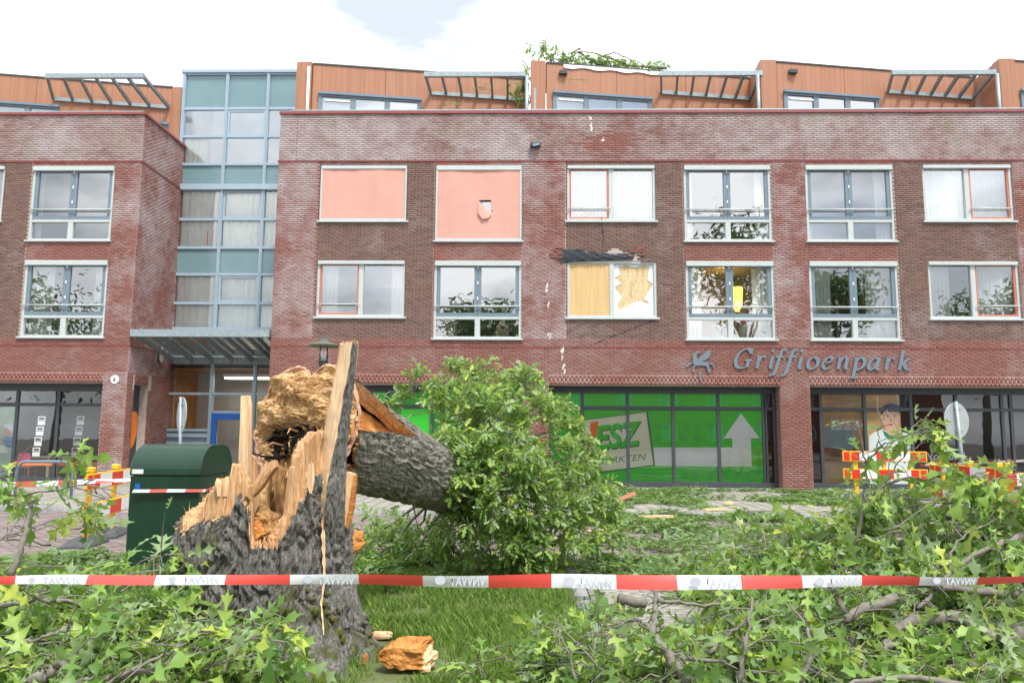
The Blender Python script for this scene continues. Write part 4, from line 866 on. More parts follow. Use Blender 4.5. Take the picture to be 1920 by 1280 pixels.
for k, (nm, pts) in enumerate((('body', [(82, 112), (95, 88), (125, 82), (152, 92), (122, 100), (112, 112), (116, 135), (135, 152), (165, 165), (205, 165), (215, 192), (200, 205), (160, 196), (120, 198), (96, 200), (82, 165)]), ('wing', [(128, 148), (140, 130), (200, 76), (228, 66), (228, 105), (210, 138), (178, 156), (150, 162)]),
    ('leg', [(84, 178), (62, 190), (42, 209), (22, 209), (50, 180), (78, 171)]), ('leg', [(92, 195), (106, 196), (90, 222), (100, 250), (76, 249), (80, 220)]), ('leg', [(190, 198), (208, 196), (222, 222), (226, 254), (204, 254), (202, 226)]), ('tail', [(208, 172), (240, 178), (261, 205), (257, 225), (250, 205), (234, 187), (210, 183)]), ('loose_leg', [(138, 245), (150, 240), (146, 285), (156, 322), (140, 320), (128, 272)]))):
    m_ = MB(); m_.prism(zp(pts, FY-.03, Z2), lambda u, v, d: (u, FY-.03-d-k*.002, v), 0, .025); m_.build(nm, M['sign'], em)
fl_ = empty('broken_floodlight', tuple(U(1004, 272, FY-.1)), 'smashed dark floodlight fixed high on the brick parapet', 'lamp'); p = U(1004, 272, FY-.1)
m_ = MB(); m_.obox(p, (.16, 0, .02), (0, .09, 0), (-.01, 0, .06)); m_.build('housing', M['dark'], fl_, bevel=.02); m_ = MB(); m_.obox(p+Vector((.02, -.1, -.02)), (.10, 0, .02), (0, .02, .01), (0, 0, .035)); m_.build('lens', M['greyp'], fl_); m_ = MB(); m_.obox(p+Vector((0, .06, .07)), (.03, 0, 0), (0, .06, 0), (0, 0, .03)); m_.build('bracket', M['steeldk'], fl_)
cb = MB(); a = U(1128, 408, FY-.03); cb.tube([a, a+Vector((.02, 0, -.3)), a+Vector((.06, 0, -.55)), a+Vector((.05, 0, -.85))], .012, 6); o = cb.build('hanging_cable', M['dark'], org=tuple(a)); tag(o, 'dark cable hanging below the upper window over the boarded one', 'cable')
# things on the window sills
M['vase'] = pm('mint_vase', (.50, .68, .60), .3, .15, 8); M['redflower'] = pm('red_flower', (.35, .05, .06), .6, .4, 20); M['plant'] = pm('house_plant_green', (.03, .10, .03), .5, .4, 20)
for i, px in enumerate((1343, 1395)):
    x = U(px, 615, 23.36).x; v_ = empty('flower_vase', (x, 23.36, 4.5), ('mint vase with red flowers, left of two in the lamp-lit window', 'mint vase with red flowers, right of two in the lamp-lit window')[i], 'vase', 'vases on the sill')
    MB().tube([(x, 23.4, 4.52), (x, 23.4, 4.75), (x, 23.4, 4.9), (x, 23.4, 4.95)], [.12, .15, .13, .11], 16).build('vase', M['vase'], v_, smooth=True)
    m_ = MB()
    for k in range(26): a = random.uniform(0, 6.3); r_ = random.uniform(0, .15); m_.obox((x+r_*math.cos(a), 23.4+r_*math.sin(a), 4.97+random.uniform(0, .12)), (.03, .01, 0), (0, .03, .01), (.01, 0, .025))
    m_.build('flowers', M['redflower'], v_)
for i, px in enumerate((845, 942)):
    p = U(px, 628, 23.36); h_ = empty('heart_board', (p.x, 23.36, 4.5), ('pale wooden board with heart cutout, left one on the sill', 'pale wooden board with heart cutout, right one on the sill')[i], 'ornament', 'heart boards')
    m_ = MB(); m_.prism([(p.x-.19, 4.52), (p.x+.19, 4.52), (p.x+.19, 4.88), (p.x+.09, 4.95), (p.x+.06, 5.04), (p.x-.06, 5.04), (p.x-.09, 4.95), (p.x-.19, 4.88)], lambda u, v, d: (u, 23.36-d, v), 0, .03); m_.build('board', M['cafewood'], h_)
    flat('heart', M['dark'], h_, [(p.x, 4.76), (p.x+.07, 4.85), (p.x+.05, 4.91), (p.x, 4.88), (p.x-.05, 4.91), (p.x-.07, 4.85)], 23.328)
for i, (X, zz, lab) in enumerate(((U(1572, 620, 23.4).x, 4.5, 'spiky green plant in the lower left pane beside the vertical blinds'), (U(1615, 620, 23.4).x, 4.5, 'spiky green plant in the lower right pane beside the vertical blinds'), (U(165, 610, 23.4).x, 4.5, 'green potted plant in the lower window above the cafe'))):
    p_ = empty('house_plant', (X, 23.45, zz), lab, 'plant', 'house plants'); MB().tube([(X, 23.45, zz), (X, 23.45, zz+.14)], [.07, .09], 12).build('pot', M['dark' if i < 2 else 'white'], p_); m_ = MB()
    for k in range(22): a = random.uniform(0, 6.3); l = random.uniform(.15, .36); t = Vector((math.cos(a)*.5, math.sin(a)*.3, 1)).normalized(); c = Vector((X, 23.45, zz+.13)); s_ = Vector((-math.sin(a), math.cos(a), 0))*.018; m_.add([c-s_, c+s_, c+t*l*.6+s_, c+t*l, c+t*l*.6-s_], [(0, 1, 2, 3, 4)])
    m_.build('leaves', M['plant'], p_)
# ---------------------------------------------------------------- street furniture
M['cabgreen'] = pm('dark_green_paint', (.006, .036, .018), .38, .25, 3, dirt=(.02, .06, .04)); M['yellow'] = pm('yellow_plastic', (.80, .46, .02), .5, .1, 5); M['rubber'] = pm('dark_rubber', (.07, .075, .085), .8, .25, 12, bmp=.3)
M['tred'] = pm('red_reflective', (.66, .028, .018), .4, .08, 6); M['twhite'] = pm('white_reflective', (.76, .77, .78), .4, .05, 6)
cab = empty('utility_cabinet', (-4.2, 9.0, 0), 'dark green rounded-top utility cabinet beside the broken stump', 'cabinet')
cx0, cx1, cy0, cy1, ch = -4.55, -3.73, 8.72, 9.66, 1.43
def loaf(y0, y1, z0, z1, r):
    p = [(y0, z0)]
    for t in range(0, 10): a = math.pi-t*math.pi/18; p.append((y0+r+r*math.cos(a), z1-r+r*math.sin(a)))
    for t in range(0, 10): a = math.pi/2-t*math.pi/18; p.append((y1-r+r*math.cos(a), z1-r+r*math.sin(a)))
    return p+[(y1, z0)]
m_ = MB(); m_.prism(loaf(cy0+.01, cy1-.01, .0, 1.08, .001)[:1]+[(cy0+.01, 1.075), (cy1-.01, 1.075), (cy1-.01, 0)], lambda u, v, d: (d, u, v), cx0+.01, cx1-.01); m_.build('body', M['cabgreen'], cab)
m_ = MB(); m_.prism([(cy0, 1.082)]+loaf(cy0, cy1, 1.08, ch, .33)[1:-1]+[(cy1, 1.082)], lambda u, v, d: (d, u, v), cx0, cx1); o = m_.build('rounded_hood', M['cabgreen'], cab, bevel=.006)
for z in (1.13, 1.16): box('vent_slot', M['dark'], cab, cx1-.002, cx1+.004, cy0+.1, cy1-.06, z, z+.008)
box('door_gap', M['dark'], cab, cx0+.02, cx1-.02, cy0+.006, cy0+.0095, .10, .112); box('label_plate', M['white'], cab, cx0+.03, cx0+.16, cy0-.004, cy0-.001, 1.10, 1.15); box('sticker', M['blue'], cab, cx0+.07, cx0+.13, cy0+.004, cy0+.0085, .93, .99)
def bench_board(par, p0, p1, z0, z1, pattern):
    p0, p1 = Vector(p0), Vector(p1); d = (p1-p0); L = d.length; d.normalize(); nrm = Vector((d.y, -d.x, 0)); up = Vector((0, 0, 1))
    c = (p0+p1)/2+up*(z0+z1)/2; m_ = MB(); m_.obox(c, d*L/2, nrm*.02, up*(z1-z0)/2); b = m_.build('board', M['yellow'], par, bevel=.006)
    for a, e, k in pattern:
        cc = p0+d*L*(a+e)/2+up*(z0+z1)/2+nrm*.0235; m_ = MB(); m_.obox(cc, d*L*(e-a)/2, nrm*.002, up*((z1-z0)/2-.022)); m_.build('reflective_panel', M['tred' if k == 'r' else 'twhite'], b)
PAT = [(.015, .085, 'r'), (.105, .20, 'r'), (.20, .40, 'w'), (.40, .60, 'r'), (.60, .80, 'w'), (.80, .895, 'r'), (.915, .985, 'r')]
def barrier(p0, p1, label, levels=((.36, .60), (.80, 1.04)), z=-.08, posts=(.16, .84)):
    p0, p1 = Vector((*p0, z)), Vector((*p1, z)); t = empty('road_barrier', tuple((p0+p1)/2), label, 'barrier', 'red and white road barriers'); d = (p1-p0).normalized(); nrm = Vector((d.y, -d.x, 0)); up = Vector((0, 0, 1))
    for a, b in levels: bench_board(t, p0, p1, a, b, PAT)
    for s in posts:
        q = p0+(p1-p0)*s-nrm*.06; m_ = MB(); m_.obox(q+up*.57, d*.05, nrm*.03, up*.49); m_.build('post', M['yellow'], t, bevel=.006)
        m_ = MB(); m_.obox(q+up*1.09+nrm*.01, d*.065, nrm*.05, up*.04); m_.build('post_cap', M['yellow'], t, bevel=.012); MB().tube([q+up*1.12, q+up*1.19], .02, 8).build('tube_end', M['steel'], t)
        m_ = MB(); a, b, h = .40, .20, .12
        m_.add([q+d*x*a*k+nrm*y*b*k+up*zz for zz, k in ((.0, 1), (.035, 1), (h, .62)) for x, y in ((-1, -1), (1, -1), (1, 1), (-1, 1))], [(0, 1, 5, 4), (1, 2, 6, 5), (2, 3, 7, 6), (3, 0, 4, 7), (4, 5, 9, 8), (5, 6, 10, 9), (6, 7, 11, 10), (7, 4, 8, 11), (8, 9, 10, 11)]); m_.build('rubber_foot', M['rubber'], t, bevel=.012)
barrier((U(157, 950, 11.0).x, 11.0), (U(262, 925, 13.5).x, 13.5), 'red and white barrier with rubber foot left of the green cabinet', z=-.08, posts=(.13, .55))
barrier((U(1577, 900, 19.9).x, 19.75), (U(1727, 900, 19.9).x, 19.55), 'red and white barrier before the bakery poster window', levels=((.50, .76), (.94, 1.20)), z=0, posts=(.16, .5, .82))
barrier((U(1750, 900, 16.4).x, 16.5), (U(1872, 900, 13.6).x, 13.4), 'red and white barrier half buried behind the branches at right', z=-.0, posts=(.15, .55, .9))
a = U(1885, 940, 13.4); barrier((a.x, 13.9), (a.x+2.2, 13.2), 'red and white barrier at the right edge behind leaves', z=0, levels=((.30, .55), (.72, .96)), posts=(.16, .84))
rk = empty('bicycle_rack', (-11.3, 17.9, 0), 'dark grey hooped bicycle rack before the cafe windows', 'rack'); a, b = UG(22, 935).x, UG(134, 935).x; h = .86
MB().tube([(a, 17.9, 0), (a, 17.9, h-.22), (a+.03, 17.9, h-.1), (a+.11, 17.9, h-.02), (a+.22, 17.9, h), (b-.22, 17.9, h), (b-.11, 17.9, h-.02), (b-.03, 17.9, h-.1), (b, 17.9, h-.22), (b, 17.9, 0)], .035, 10).build('hoop', M['sash'], rk, smooth=True)
for x in (a, b): MB().tube([(x, 17.9, 0), (x, 17.9, .012)], .08, 12).build('foot_plate', M['sash'], rk)
M['signback'] = pm('grey_sign_back', (.34, .38, .38), .5, .12, 4, metal=.2)
def roadsign(px, ptop, pc, Y, rad, tilt, yawn, label):
    b = U(px, 900, Y); top = U(px, ptop, Y); c = U(px, pc, Y); t = empty('road_sign', (b.x, Y, 0), label, 'sign'); dx = tilt
    MB().tube([(b.x+dx, Y, 0), (top.x-dx*.0, Y, top.z)], .035, 10).build('pole', M['steel'], t, smooth=True)
    ax = Vector((math.cos(yawn), math.sin(yawn), 0)); nn = Vector((math.sin(yawn), -math.cos(yawn), 0)); cc = Vector((c.x+dx*.3, Y+.07, c.z)); m_ = MB()
    poly = [(rad*math.cos(k*math.pi/14), rad*math.sin(k*math.pi/14)) for k in range(28)]; m_.prism(poly, lambda u, v, d: cc+ax*u+Vector((0, 0, 1))*v-nn*d, 0, .02); m_.build('disc', M['signback'], t, bevel=.004)
    for k in (-.6, .6): m_ = MB(); m_.obox(Vector((c.x+dx*.3, Y+.02, c.z+rad*k)), (.06, 0, 0), (0, .05, 0), (0, 0, .02)); m_.build('clamp', M['steel'], t)
    return t
roadsign(1792, 752, 788, 17.2, .40, .22, R(25), 'grey back of a round road sign leaning before the shop window'); roadsign(339, 744, 778, 17.5, .42, 0, R(128), 'round road sign seen edge-on before the entrance')
lm = empty('street_lamp', (U(607, 800, 18.5).x, 18.5, 0), 'street lamp with flat disc hood behind the torn stump', 'lamp'); x = U(607, 660, 18.5).x; zt_ = U(607, 645, 18.5).z
MB().tube([(x, 18.5, 0), (x, 18.5, zt_-.62)], [.06, .045], 10).build('pole', M['steeldk'], lm, smooth=True); MB().tube([(x, 18.5, zt_-.62), (x, 18.5, zt_-.5), (x, 18.5, zt_-.46)], [.05, .12, .125], 14).build('lamp_base', M['dark'], lm)
MB().tube([(x, 18.5, zt_-.46), (x, 18.5, zt_-.02)], .105, 14).build('lantern_glass', M['shopglass'], lm, smooth=True); MB().tube([(x, 18.5, zt_-.44), (x, 18.5, zt_-.25)], .06, 10).build('bulb_tube', M['white'], lm, smooth=True); MB().tube([(x, 18.5, zt_-.06), (x, 18.5, zt_), (x, 18.5, zt_+.03), (x, 18.5, zt_+.05)], [.36, .35, .2, .12], 24).build('disc_hood', pm('mossy_hood', (.14, .15, .10), .7, .35, 6), lm, smooth=True); MB().tube([(x, 18.5, zt_+.05), (x, 18.5, zt_+.14)], .13, 14).build('cap', M['steeldk'], lm); MB().tube([(x, 18.5, zt_-.74), (x, 18.5, zt_-.66)], .055, 10).build('yellow_band', M['yellow'], lm)

# ---------------------------------------------------------------- the broken stump
def rough_block(outline, Y, depth, mat, par, name):
    bm = bmesh.new(); pts = [U(a, b, Y) for a, b in outline]; og = ORG[par]; f = bm.faces.new([bm.verts.new(p) for p in pts]); ex = bmesh.ops.extrude_face_region(bm, geom=[f]); bmesh.ops.translate(bm, verts=[v for v in ex['geom'] if isinstance(v, bmesh.types.BMVert)], vec=(.05, depth, .03)); bmesh.ops.triangulate(bm, faces=bm.faces[:]); bmesh.ops.subdivide_edges(bm, edges=bm.edges[:], cuts=5, use_grid_fill=True); bmesh.ops.recalc_face_normals(bm, faces=bm.faces)
    co_ = np.array([v.co[:] for v in bm.verts]); n_ = fbm(co_*np.array([9, 30, 55.]), 4, 95)-.45; n2_ = fbm(co_*14, 3, 96)-.45
    for v, a, b in zip(bm.verts, n_, n2_): v.co = v.co+v.normal*(.055*a+.035*b)-og
    me = bpy.data.meshes.new(name); bm.to_mesh(me); bm.free(); me.materials.append(mat); return link(name, me, par)
CX, CYS, R0 = -1.95, 5.75, .58
TOES = [(.80, .30, .30), (1.65, .17, .3), (-.45, .15, .4), (-1.35, .16, .4), (2.6, .25, .4), (-2.4, .25, .4), (.2, .10, .25)]
def rad(phi, z):
    r = R0+.09*np.exp(-np.maximum(z, 0)/.35)
    for a, A, w in TOES:
        dd = (phi-a+np.pi) % (2*np.pi)-np.pi; r = r+A*np.exp(-(dd/w)**2)*np.exp(-np.maximum(z, 0)/.24)+.05*np.exp(-(dd/(w*1.2))**2)*np.exp(-np.maximum(z, 0)/.8)
    return r-.04*np.clip((z-.9)/.6, 0, 1)
def cyl(px, py):                         # angle round the stump and height of the bark seen at a pixel
    d = ray(px, py); rr = R0
    for it in range(3):
        A_ = d.x**2+d.y**2; B_ = -2*(d.x*CX+d.y*CYS); C_ = CX**2+CYS**2-rr**2; D_ = B_*B_-4*A_*C_
        t = (-B_-math.sqrt(max(D_, 0)))/(2*A_); P_ = Vector((d.x*t, d.y*t, CAMH+d.z*t)); ph = math.atan2(P_.x-CX, -(P_.y-CYS)); rr = float(rad(np.array(ph), np.array(P_.z)))
    return ph, P_.z
rimpx = [(347, 1000), (359, 984), (366, 965), (373, 950), (383, 930), (397, 914), (404, 902), (418, 905), (426, 899), (430, 893), (437, 872), (442, 884), (447, 902), (455, 900), (462, 906), (466, 950), (469, 1018), (495, 1020), (520, 1022), (527, 1010), (541, 972), (549, 928), (554, 890), (562, 858), (573, 836), (590, 820), (603, 812), (625, 815), (643, 830)]
barkpx = [(347, 1004), (373, 977), (379, 983), (404, 971), (426, 969), (436, 950), (446, 928), (451, 928), (456, 945), (463, 955), (467, 1024), (520, 1027), (525, 1022), (541, 985), (553, 965), (556, 947), (572, 932), (578, 897), (596, 890), (612, 885), (643, 885)]
rt = np.array([cyl(*q) for q in rimpx]); bt = np.array([cyl(*q) for q in barkpx])
rim_phi = np.concatenate([[-np.pi, -2.2, -1.6], rt[:, 0], [1.9, 2.4, np.pi]]); rim_z = np.concatenate([[1.30, 1.2, 1.0], rt[:, 1], [1.25, 1.35, 1.30]])
bk_phi = np.concatenate([[-np.pi, -1.7], bt[:, 0], [2.0, np.pi]]); bk_z = np.concatenate([[1.1, .95], bt[:, 1], [1.0, 1.1]])
NP, NZ = 800, 240
phi = np.linspace(-np.pi, np.pi, NP, endpoint=False)
o_ = np.argsort(rim_phi); rz = np.interp(phi, rim_phi[o_], rim_z[o_]); o_ = np.argsort(bk_phi); bz2 = np.interp(phi, bk_phi[o_], bk_z[o_])
rz = rz+.035*(vnoise(np.stack([phi*42, 0*phi, 0*phi], 1), 5)-.5)+.05*(vnoise(np.stack([phi*120, 0*phi, 0*phi], 1), 6)-.5); bz2 = np.minimum(bz2+.03*(vnoise(np.stack([phi*35, 0*phi, 0*phi+4], 1), 7)-.5), rz-.004)
t = np.linspace(0, 1, NZ)**.9
PH = np.repeat(phi[None], NZ, 0); ZZ = -.06+(rz[None]+.06)*t[:, None]; isb = ZZ < bz2[None]
r = rad(PH, ZZ); arc = PH*.62
flat3 = lambda a, b, c: np.stack([a.ravel(), b.ravel(), c.ravel()], 1)
wp = (fbm(flat3(arc*4, ZZ*4, 0*ZZ), 3, 3)-.45).reshape(PH.shape)
rid = np.abs(fbm(flat3(arc*25+wp*7, ZZ*7.5+wp*2, 0*ZZ), 4, 11).reshape(PH.shape)-.47)*2; rid2 = fbm(flat3(arc*40+wp*6, ZZ*14, 0*ZZ+3), 3, 23).reshape(PH.shape)
fib = fbm(flat3(arc*55, ZZ*2.5, 0*ZZ+9), 3, 31).reshape(PH.shape)
disp = np.where(isb, np.clip(rid, 0, .55)*.095-.016+(rid2-.45)*.03, -.032+(fib-.45)*.05+(fbm(flat3(arc*150, ZZ*6, 0*ZZ+2), 2, 33).reshape(PH.shape)-.4)*.018)
for path, w, dep in (([(463, 940), (458, 1020), (448, 1090), (428, 1150), (415, 1200)], .022, .06), ([(524, 1020), (524, 1085), (517, 1130), (514, 1175), (520, 1240)], .008, .05), ([(566, 1130), (590, 1160), (610, 1200), (616, 1270)], .012, .03)):
    g = np.array([cyl(*q) for q in path]); o_ = np.argsort(g[:, 1]); pc = np.interp(ZZ, g[o_, 1], g[o_, 0]); m = (ZZ > g[:, 1].min()) & (ZZ < g[:, 1].max()+.02); disp = disp-np.where(m, dep*np.exp(-((PH-pc)*.6/w)**2), 0)
r = r+disp
Vo = np.stack([CX+r*np.sin(PH), CYS-r*np.cos(PH), ZZ], -1)
# inside of the hollow: rim -> inner wall -> floor
NI = 60; ti = np.linspace(0, 1, NI)[1:, None]; thick = .10+.05*vnoise(np.stack([phi*7, 0*phi, 0*phi], 1), 41); ri = r[-1][None]-thick[None]*np.clip(ti*7, 0, 1)**.7-.05*np.clip(ti-.15, 0, 1)
zi = rz[None]+(.70-rz[None])*np.clip((ti-.10)/.75, 0, 1)+.015*np.sin(ti*3); cl = np.clip((ti-.86)/.14, 0, 1); ri = ri*(1-cl*.97)
fb = fbm(flat3(np.repeat(phi[None], NI-1, 0)*26, zi*2.2, 0*zi+5), 4, 51).reshape(zi.shape); ri = ri+(fb-.45)*.10*(1-cl)*np.clip(ti*5, 0, 1)
Vi = np.stack([CX+ri*np.sin(phi)[None], CYS-ri*np.cos(phi)[None], zi+0*ri], -1)
V = np.concatenate([Vo.reshape(-1, 3), Vi.reshape(-1, 3)]); nr = NZ+NI-1
idx = np.arange(nr*NP).reshape(nr, NP); nx = np.roll(idx, -1, 1); F = np.stack([idx[:-1], nx[:-1], nx[1:], idx[1:]], -1)
fb_ = np.zeros((nr-1, NP), bool); fb_[:NZ-1] = isb[:-1] & isb[1:]
inner = np.zeros((nr-1, NP), int); inner[NZ+8:] = 1
stump = empty('tree_stump', (CX, CYS, 0), 'splintered hollow oak stump with a tall upright shard, its bark mossy', 'stump')
def sub(Fm): 
    u, inv = np.unique(Fm.ravel(), return_inverse=True); return V[u], inv.reshape(Fm.shape)
npobj('bark', *sub(F[fb_]), M['bark'], stump, smooth=True); mi = inner[~fb_]
v_, f_ = sub(F[~fb_]); npobj('torn_wood', v_, f_, [M['wood'], M['woodin']], stump, smooth=True, mi=mi)
fs_ = MB()                              # thin torn fibres standing on the rim
for i in range(900):
    j = random.randrange(NP); k = random.randrange(NZ-1, NZ+16) if random.random() < .6 else random.randrange(int(NZ*.6), NZ-1)
    if k < NZ and isb[k, j]: continue
    p = Vector(Vo[k, j]) if k < NZ else Vector(Vi[k-NZ, j]); e = Vector((random.gauss(0, .22), random.gauss(-.1, .22), 1)).normalized(); l = random.uniform(.015, .075); s_ = Vector((random.uniform(-1, 1), random.uniform(-1, 1), 0)).normalized()*random.uniform(.0015, .006); s2 = Vector((-s_.y, s_.x, 0))*.6
    fs_.add([p-s_-e*.02, p+s_-e*.02, p+s2-e*.02, p+e*l+s_*.2], [(0, 1, 3), (1, 2, 3), (2, 0, 3)])
tag(fs_.build('torn_fibres', M['wood'], stump), kind='stuff')
# upright shard: pale broken face towards the left, bark towards the right
tab = np.array([(638, 643, 660, 671), (632, 680, 656, 668), (622, 730, 646, 663), (610, 790, 636, 656), (602, 840, 628, 651), (597, 880, 618, 649), (596, 930, 610, 647), (598, 1000, 607, 646), (599, 1030, 606, 646)], float)
ys = np.linspace(643, 1030, 130); Lx, Mx, Rx = (np.interp(ys, tab[:, 1], tab[:, k]) for k in (0, 2, 3)); rows_ = []; kinds = None
for i, py in enumerate(ys):
    k = np.clip((py-860)/120, 0, 1); sk = .0 if py < 930 else .16*((py-930)/100)**1.5; row = []
    top = math.sin(i*1.7)*.0
    for j in range(9): s = j/8; px = Lx[i]+(Mx[i]-Lx[i])*s; p = U(px+2.2*(vnoise(np.array([[i*.21, j*.9, 4.]]), 12)[0]-.5), py+(5*math.sin(j*2.1) if i == 0 else 0), 5.52-.14*s-.05*k+sk); row.append(p+Vector((0, .010*(vnoise(np.array([[j*2.3, i*.12, 1.]]), 3)[0]-.5), 0)))
    for j in range(1, 25):
        s = j/24; px = Mx[i]+2.6*(vnoise(np.array([[i*.24, 0., 7.]]), 13)[0]-.5)*(1-s)+(Rx[i]-Mx[i])*s; nn = .13*min(abs(fbm(np.array([[s*5.5, i*.10, 2.]]), 4, 9)[0]-.47), .2)+.012*(vnoise(np.array([[s*12, i*.5, 2.]]), 8)[0]-.5); p = U(px, py+(6*math.sin(j*1.3) if i == 0 else 0), 5.38-.05*k+.22*s**1.3+sk); row.append(p-Vector((-.3, .95, 0))*nn)
    for j in range(1, 5): s = j/5; a = row[32]; b = row[0]; row.append(a+(b-a)*s+Vector((.02, .09*math.sin(s*3.1), 0)))
    rows_.append(row)
nc = len(rows_[0]); Vs = np.array([[tuple(p) for p in r_] for r_ in rows_]).reshape(-1, 3); idx = np.arange(len(Vs)).reshape(len(ys), nc); nx = np.roll(idx, -1, 1); Fs = np.stack([idx[:-1], idx[1:], nx[1:], nx[:-1]], -1)
bmask = np.zeros((len(ys)-1, nc), bool); bmask[:, 8:32] = True
V = Vs; npobj('shard_bark', *sub(Fs[bmask]), M['bark'], stump, smooth=True); npobj('shard_wood', *sub(Fs[~bmask]), M['woodpale'], stump, smooth=True)
cap = [tuple(p) for p in rows_[0]]; MB().add(cap, [tuple(range(len(cap)))]).build('shard_tip', M['woodpale'], stump)
def shard(pxs, Y, th, mat, name='splinter', par=None, dy=0):       # a splinter outlined at depth Y with real thickness and ragged faces
    pts = [U(a, b, Y) for a, b in pxs]; m_ = MB(); c = sum(pts, Vector())/len(pts); n = len(pts)
    vs = [p+Vector((0, -th/2, 0)) for p in pts]+[p+Vector((.012, th/2+dy, .0)) for p in pts]+[c+Vector((0, -th*.75, 0))]
    m_.add(vs, [(i, (i+1) % n, 2*n) for i in range(n)]+[tuple(range(2*n-1, n-1, -1))]+[(i, i+n, (i+1) % n+n, (i+1) % n) for i in range(n)]); return m_.build(name, mat, par or stump)
shard([(453, 742), (465, 741), (468, 760), (467, 905), (461, 960), (453, 960), (449, 860), (452, 790)], 5.62, .04, M['woodpale']); shard([(466, 850), (478, 858), (484, 950), (470, 985), (464, 960)], 5.66, .03, M['wood'])
shard([(472, 915), (500, 868), (515, 862), (518, 875), (490, 915), (473, 932)], 5.45, .05, M['wood']); shard([(432, 896), (437, 868), (441, 880), (448, 908), (446, 930), (434, 925)], 5.28, .03, M['woodpale']); shard([(404, 905), (407, 896), (411, 905), (409, 930)], 5.2, .02, M['woodpale']); shard([(419, 908), (424, 893), (428, 905), (426, 930), (418, 930)], 5.22, .02, M['woodpale'])
shard([(651, 884), (664, 888), (664, 900), (656, 960), (650, 985), (641, 985), (644, 930)], 5.7, .05, M['woodpale']); shard([(661, 890), (667, 892), (662, 950), (652, 990), (648, 985), (656, 945)], 5.69, .03, M['woodorange']); rough_block([(636, 1002), (652, 1003), (662, 1010), (664, 1035), (656, 1045), (638, 1043)], 5.83, .12, M['woodorange'], stump, 'wood_chunk')
rough_block([(466, 972), (480, 963), (500, 975), (512, 995), (500, 1014), (478, 1014)], 5.36, .10, M['woodin'], stump, 'wood_chunk'); rough_block([(462, 985), (469, 982), (482, 1008), (474, 1016), (464, 1012)], 5.31, .05, M['woodorange'], stump, 'wood_chunk'); rough_block([(502, 1010), (522, 975), (529, 985), (516, 1016)], 5.34, .05, M['wood'], stump, 'wood_chunk')
shard([(510, 862), (530, 880), (545, 960), (548, 1005), (530, 1012), (520, 960)], 5.72, .06, M['woodin']); shard([(575, 905), (580, 868), (584, 868), (586, 900), (581, 925)], 5.26, .012, M['woodpale'])
# pale split running down the bark
m_ = MB(); pr = None
for i in range(40):
    py = 900+i*7.4; px = np.interp(py, [900, 1000, 1085, 1130, 1190], [606, 602, 604, 598, 603]); w = (5.5-4.6*i/40)*(1+.35*math.sin(i*1.9)); a, z = cyl(px-w, py); b, z2 = cyl(px+w*.6, py)
    q = [Vector((CX+(float(rad(np.array(k), np.array(zz)))+.026)*math.sin(k), CYS-(float(rad(np.array(k), np.array(zz)))+.026)*math.cos(k), zz)) for k, zz in ((a, z), (b, z2))]
    if pr: m_.quad(pr[0], pr[1], q[1], q[0])
    pr = q
m_.build('bark_split', M['woodpale'], stump)
# the moss cushions on the bark
for px, py, s in ((582, 1122, 5), (590, 1142, 7), (532, 1132, 4), (605, 1130, 7), (612, 1148, 6), (575, 1105, 4), (500, 1125, 4), (622, 1160, 8), (635, 1185, 9), (645, 1198, 8), (610, 1112, 5), (628, 1140, 5)):
    a, z = cyl(px, py); rr = float(rad(np.array(a), np.array(z)))+.012; c = Vector((CX+rr*math.sin(a), CYS-rr*math.cos(a), z)); bm = bmesh.new(); bmesh.ops.create_icosphere(bm, subdivisions=2, radius=s/270)
    for v in bm.verts: v.co = c-ORG[stump]+v.co*(1+.35*(vnoise(np.array([tuple(v.co*90+c)]), 2)[0]-.5))
    me = bpy.data.meshes.new('moss_cushion'); bm.to_mesh(me); bm.free(); me.materials.append(M['moss']); link('moss_cushion', me, stump)

# ---------------------------------------------------------------- the fallen trunk
A = Vector((-1.74, 5.88, 1.67)); D = Vector((.295, .92, -.218)).normalized(); S1 = D.cross(Vector((0, 0, 1))).normalized(); S2 = S1.cross(D).normalized()   # S1 right, S2 up
tree = empty('fallen_tree', (-.9, 8.0, 0), 'big oak trunk snapped off the stump, lying with its leafy crown towards the shop', 'tree')
NT, NS = 400, 240; th = np.linspace(0, 2*np.pi, NT, endpoint=False)
lobe = 1+.10*np.exp(-((th-np.pi/2-.62)/.42)**2)+.07*np.exp(-((th-np.pi/2+.45)/.40)**2)-.20*np.exp(-((th-np.pi/2-.05)/.15)**2)+.16*np.exp(-((th-np.pi*1.5+.25)/.8)**2)
def trad(s): return .455-.075*np.clip(s, 0, 1)-.038*np.clip(s-.6, 0, 9)
tear0 = .52                              # direction of the long tear, up and to the right
dth = (th-tear0+np.pi) % (2*np.pi)-np.pi
s0 = .05+.07*vnoise(np.stack([th*6, 0*th, 0*th], 1), 61)+1.25*np.clip(1-np.abs(dth)/.62, 0, 1)**.85+.22*np.clip(1-np.abs((th-5.5+np.pi) % (2*np.pi)-np.pi)/.3, 0, 1)+.04*vnoise(np.stack([th*28, 0*th, 0*th], 1), 62)
SL = 3.6; sg_ = s0[None]+(SL-s0[None])*np.linspace(0, 1, NS)[:, None]**1.25; TH = np.repeat(th[None], NS, 0); lb = 1+(lobe[None]-1)*np.exp(-sg_/1.3)
rr = trad(sg_)*lb; ar = TH*.42; wv = (fbm(flat3(ar*3, sg_*3, 0*sg_), 3, 71)-.45).reshape(TH.shape)
rr = rr+np.clip(np.abs(fbm(flat3(ar*23+wv*6, sg_*5.5, 0*sg_), 4, 72).reshape(TH.shape)-.47)*2, 0, .5)*.06+(fbm(flat3(ar*45, sg_*22, 0*sg_), 2, 73).reshape(TH.shape)-.4)*.014
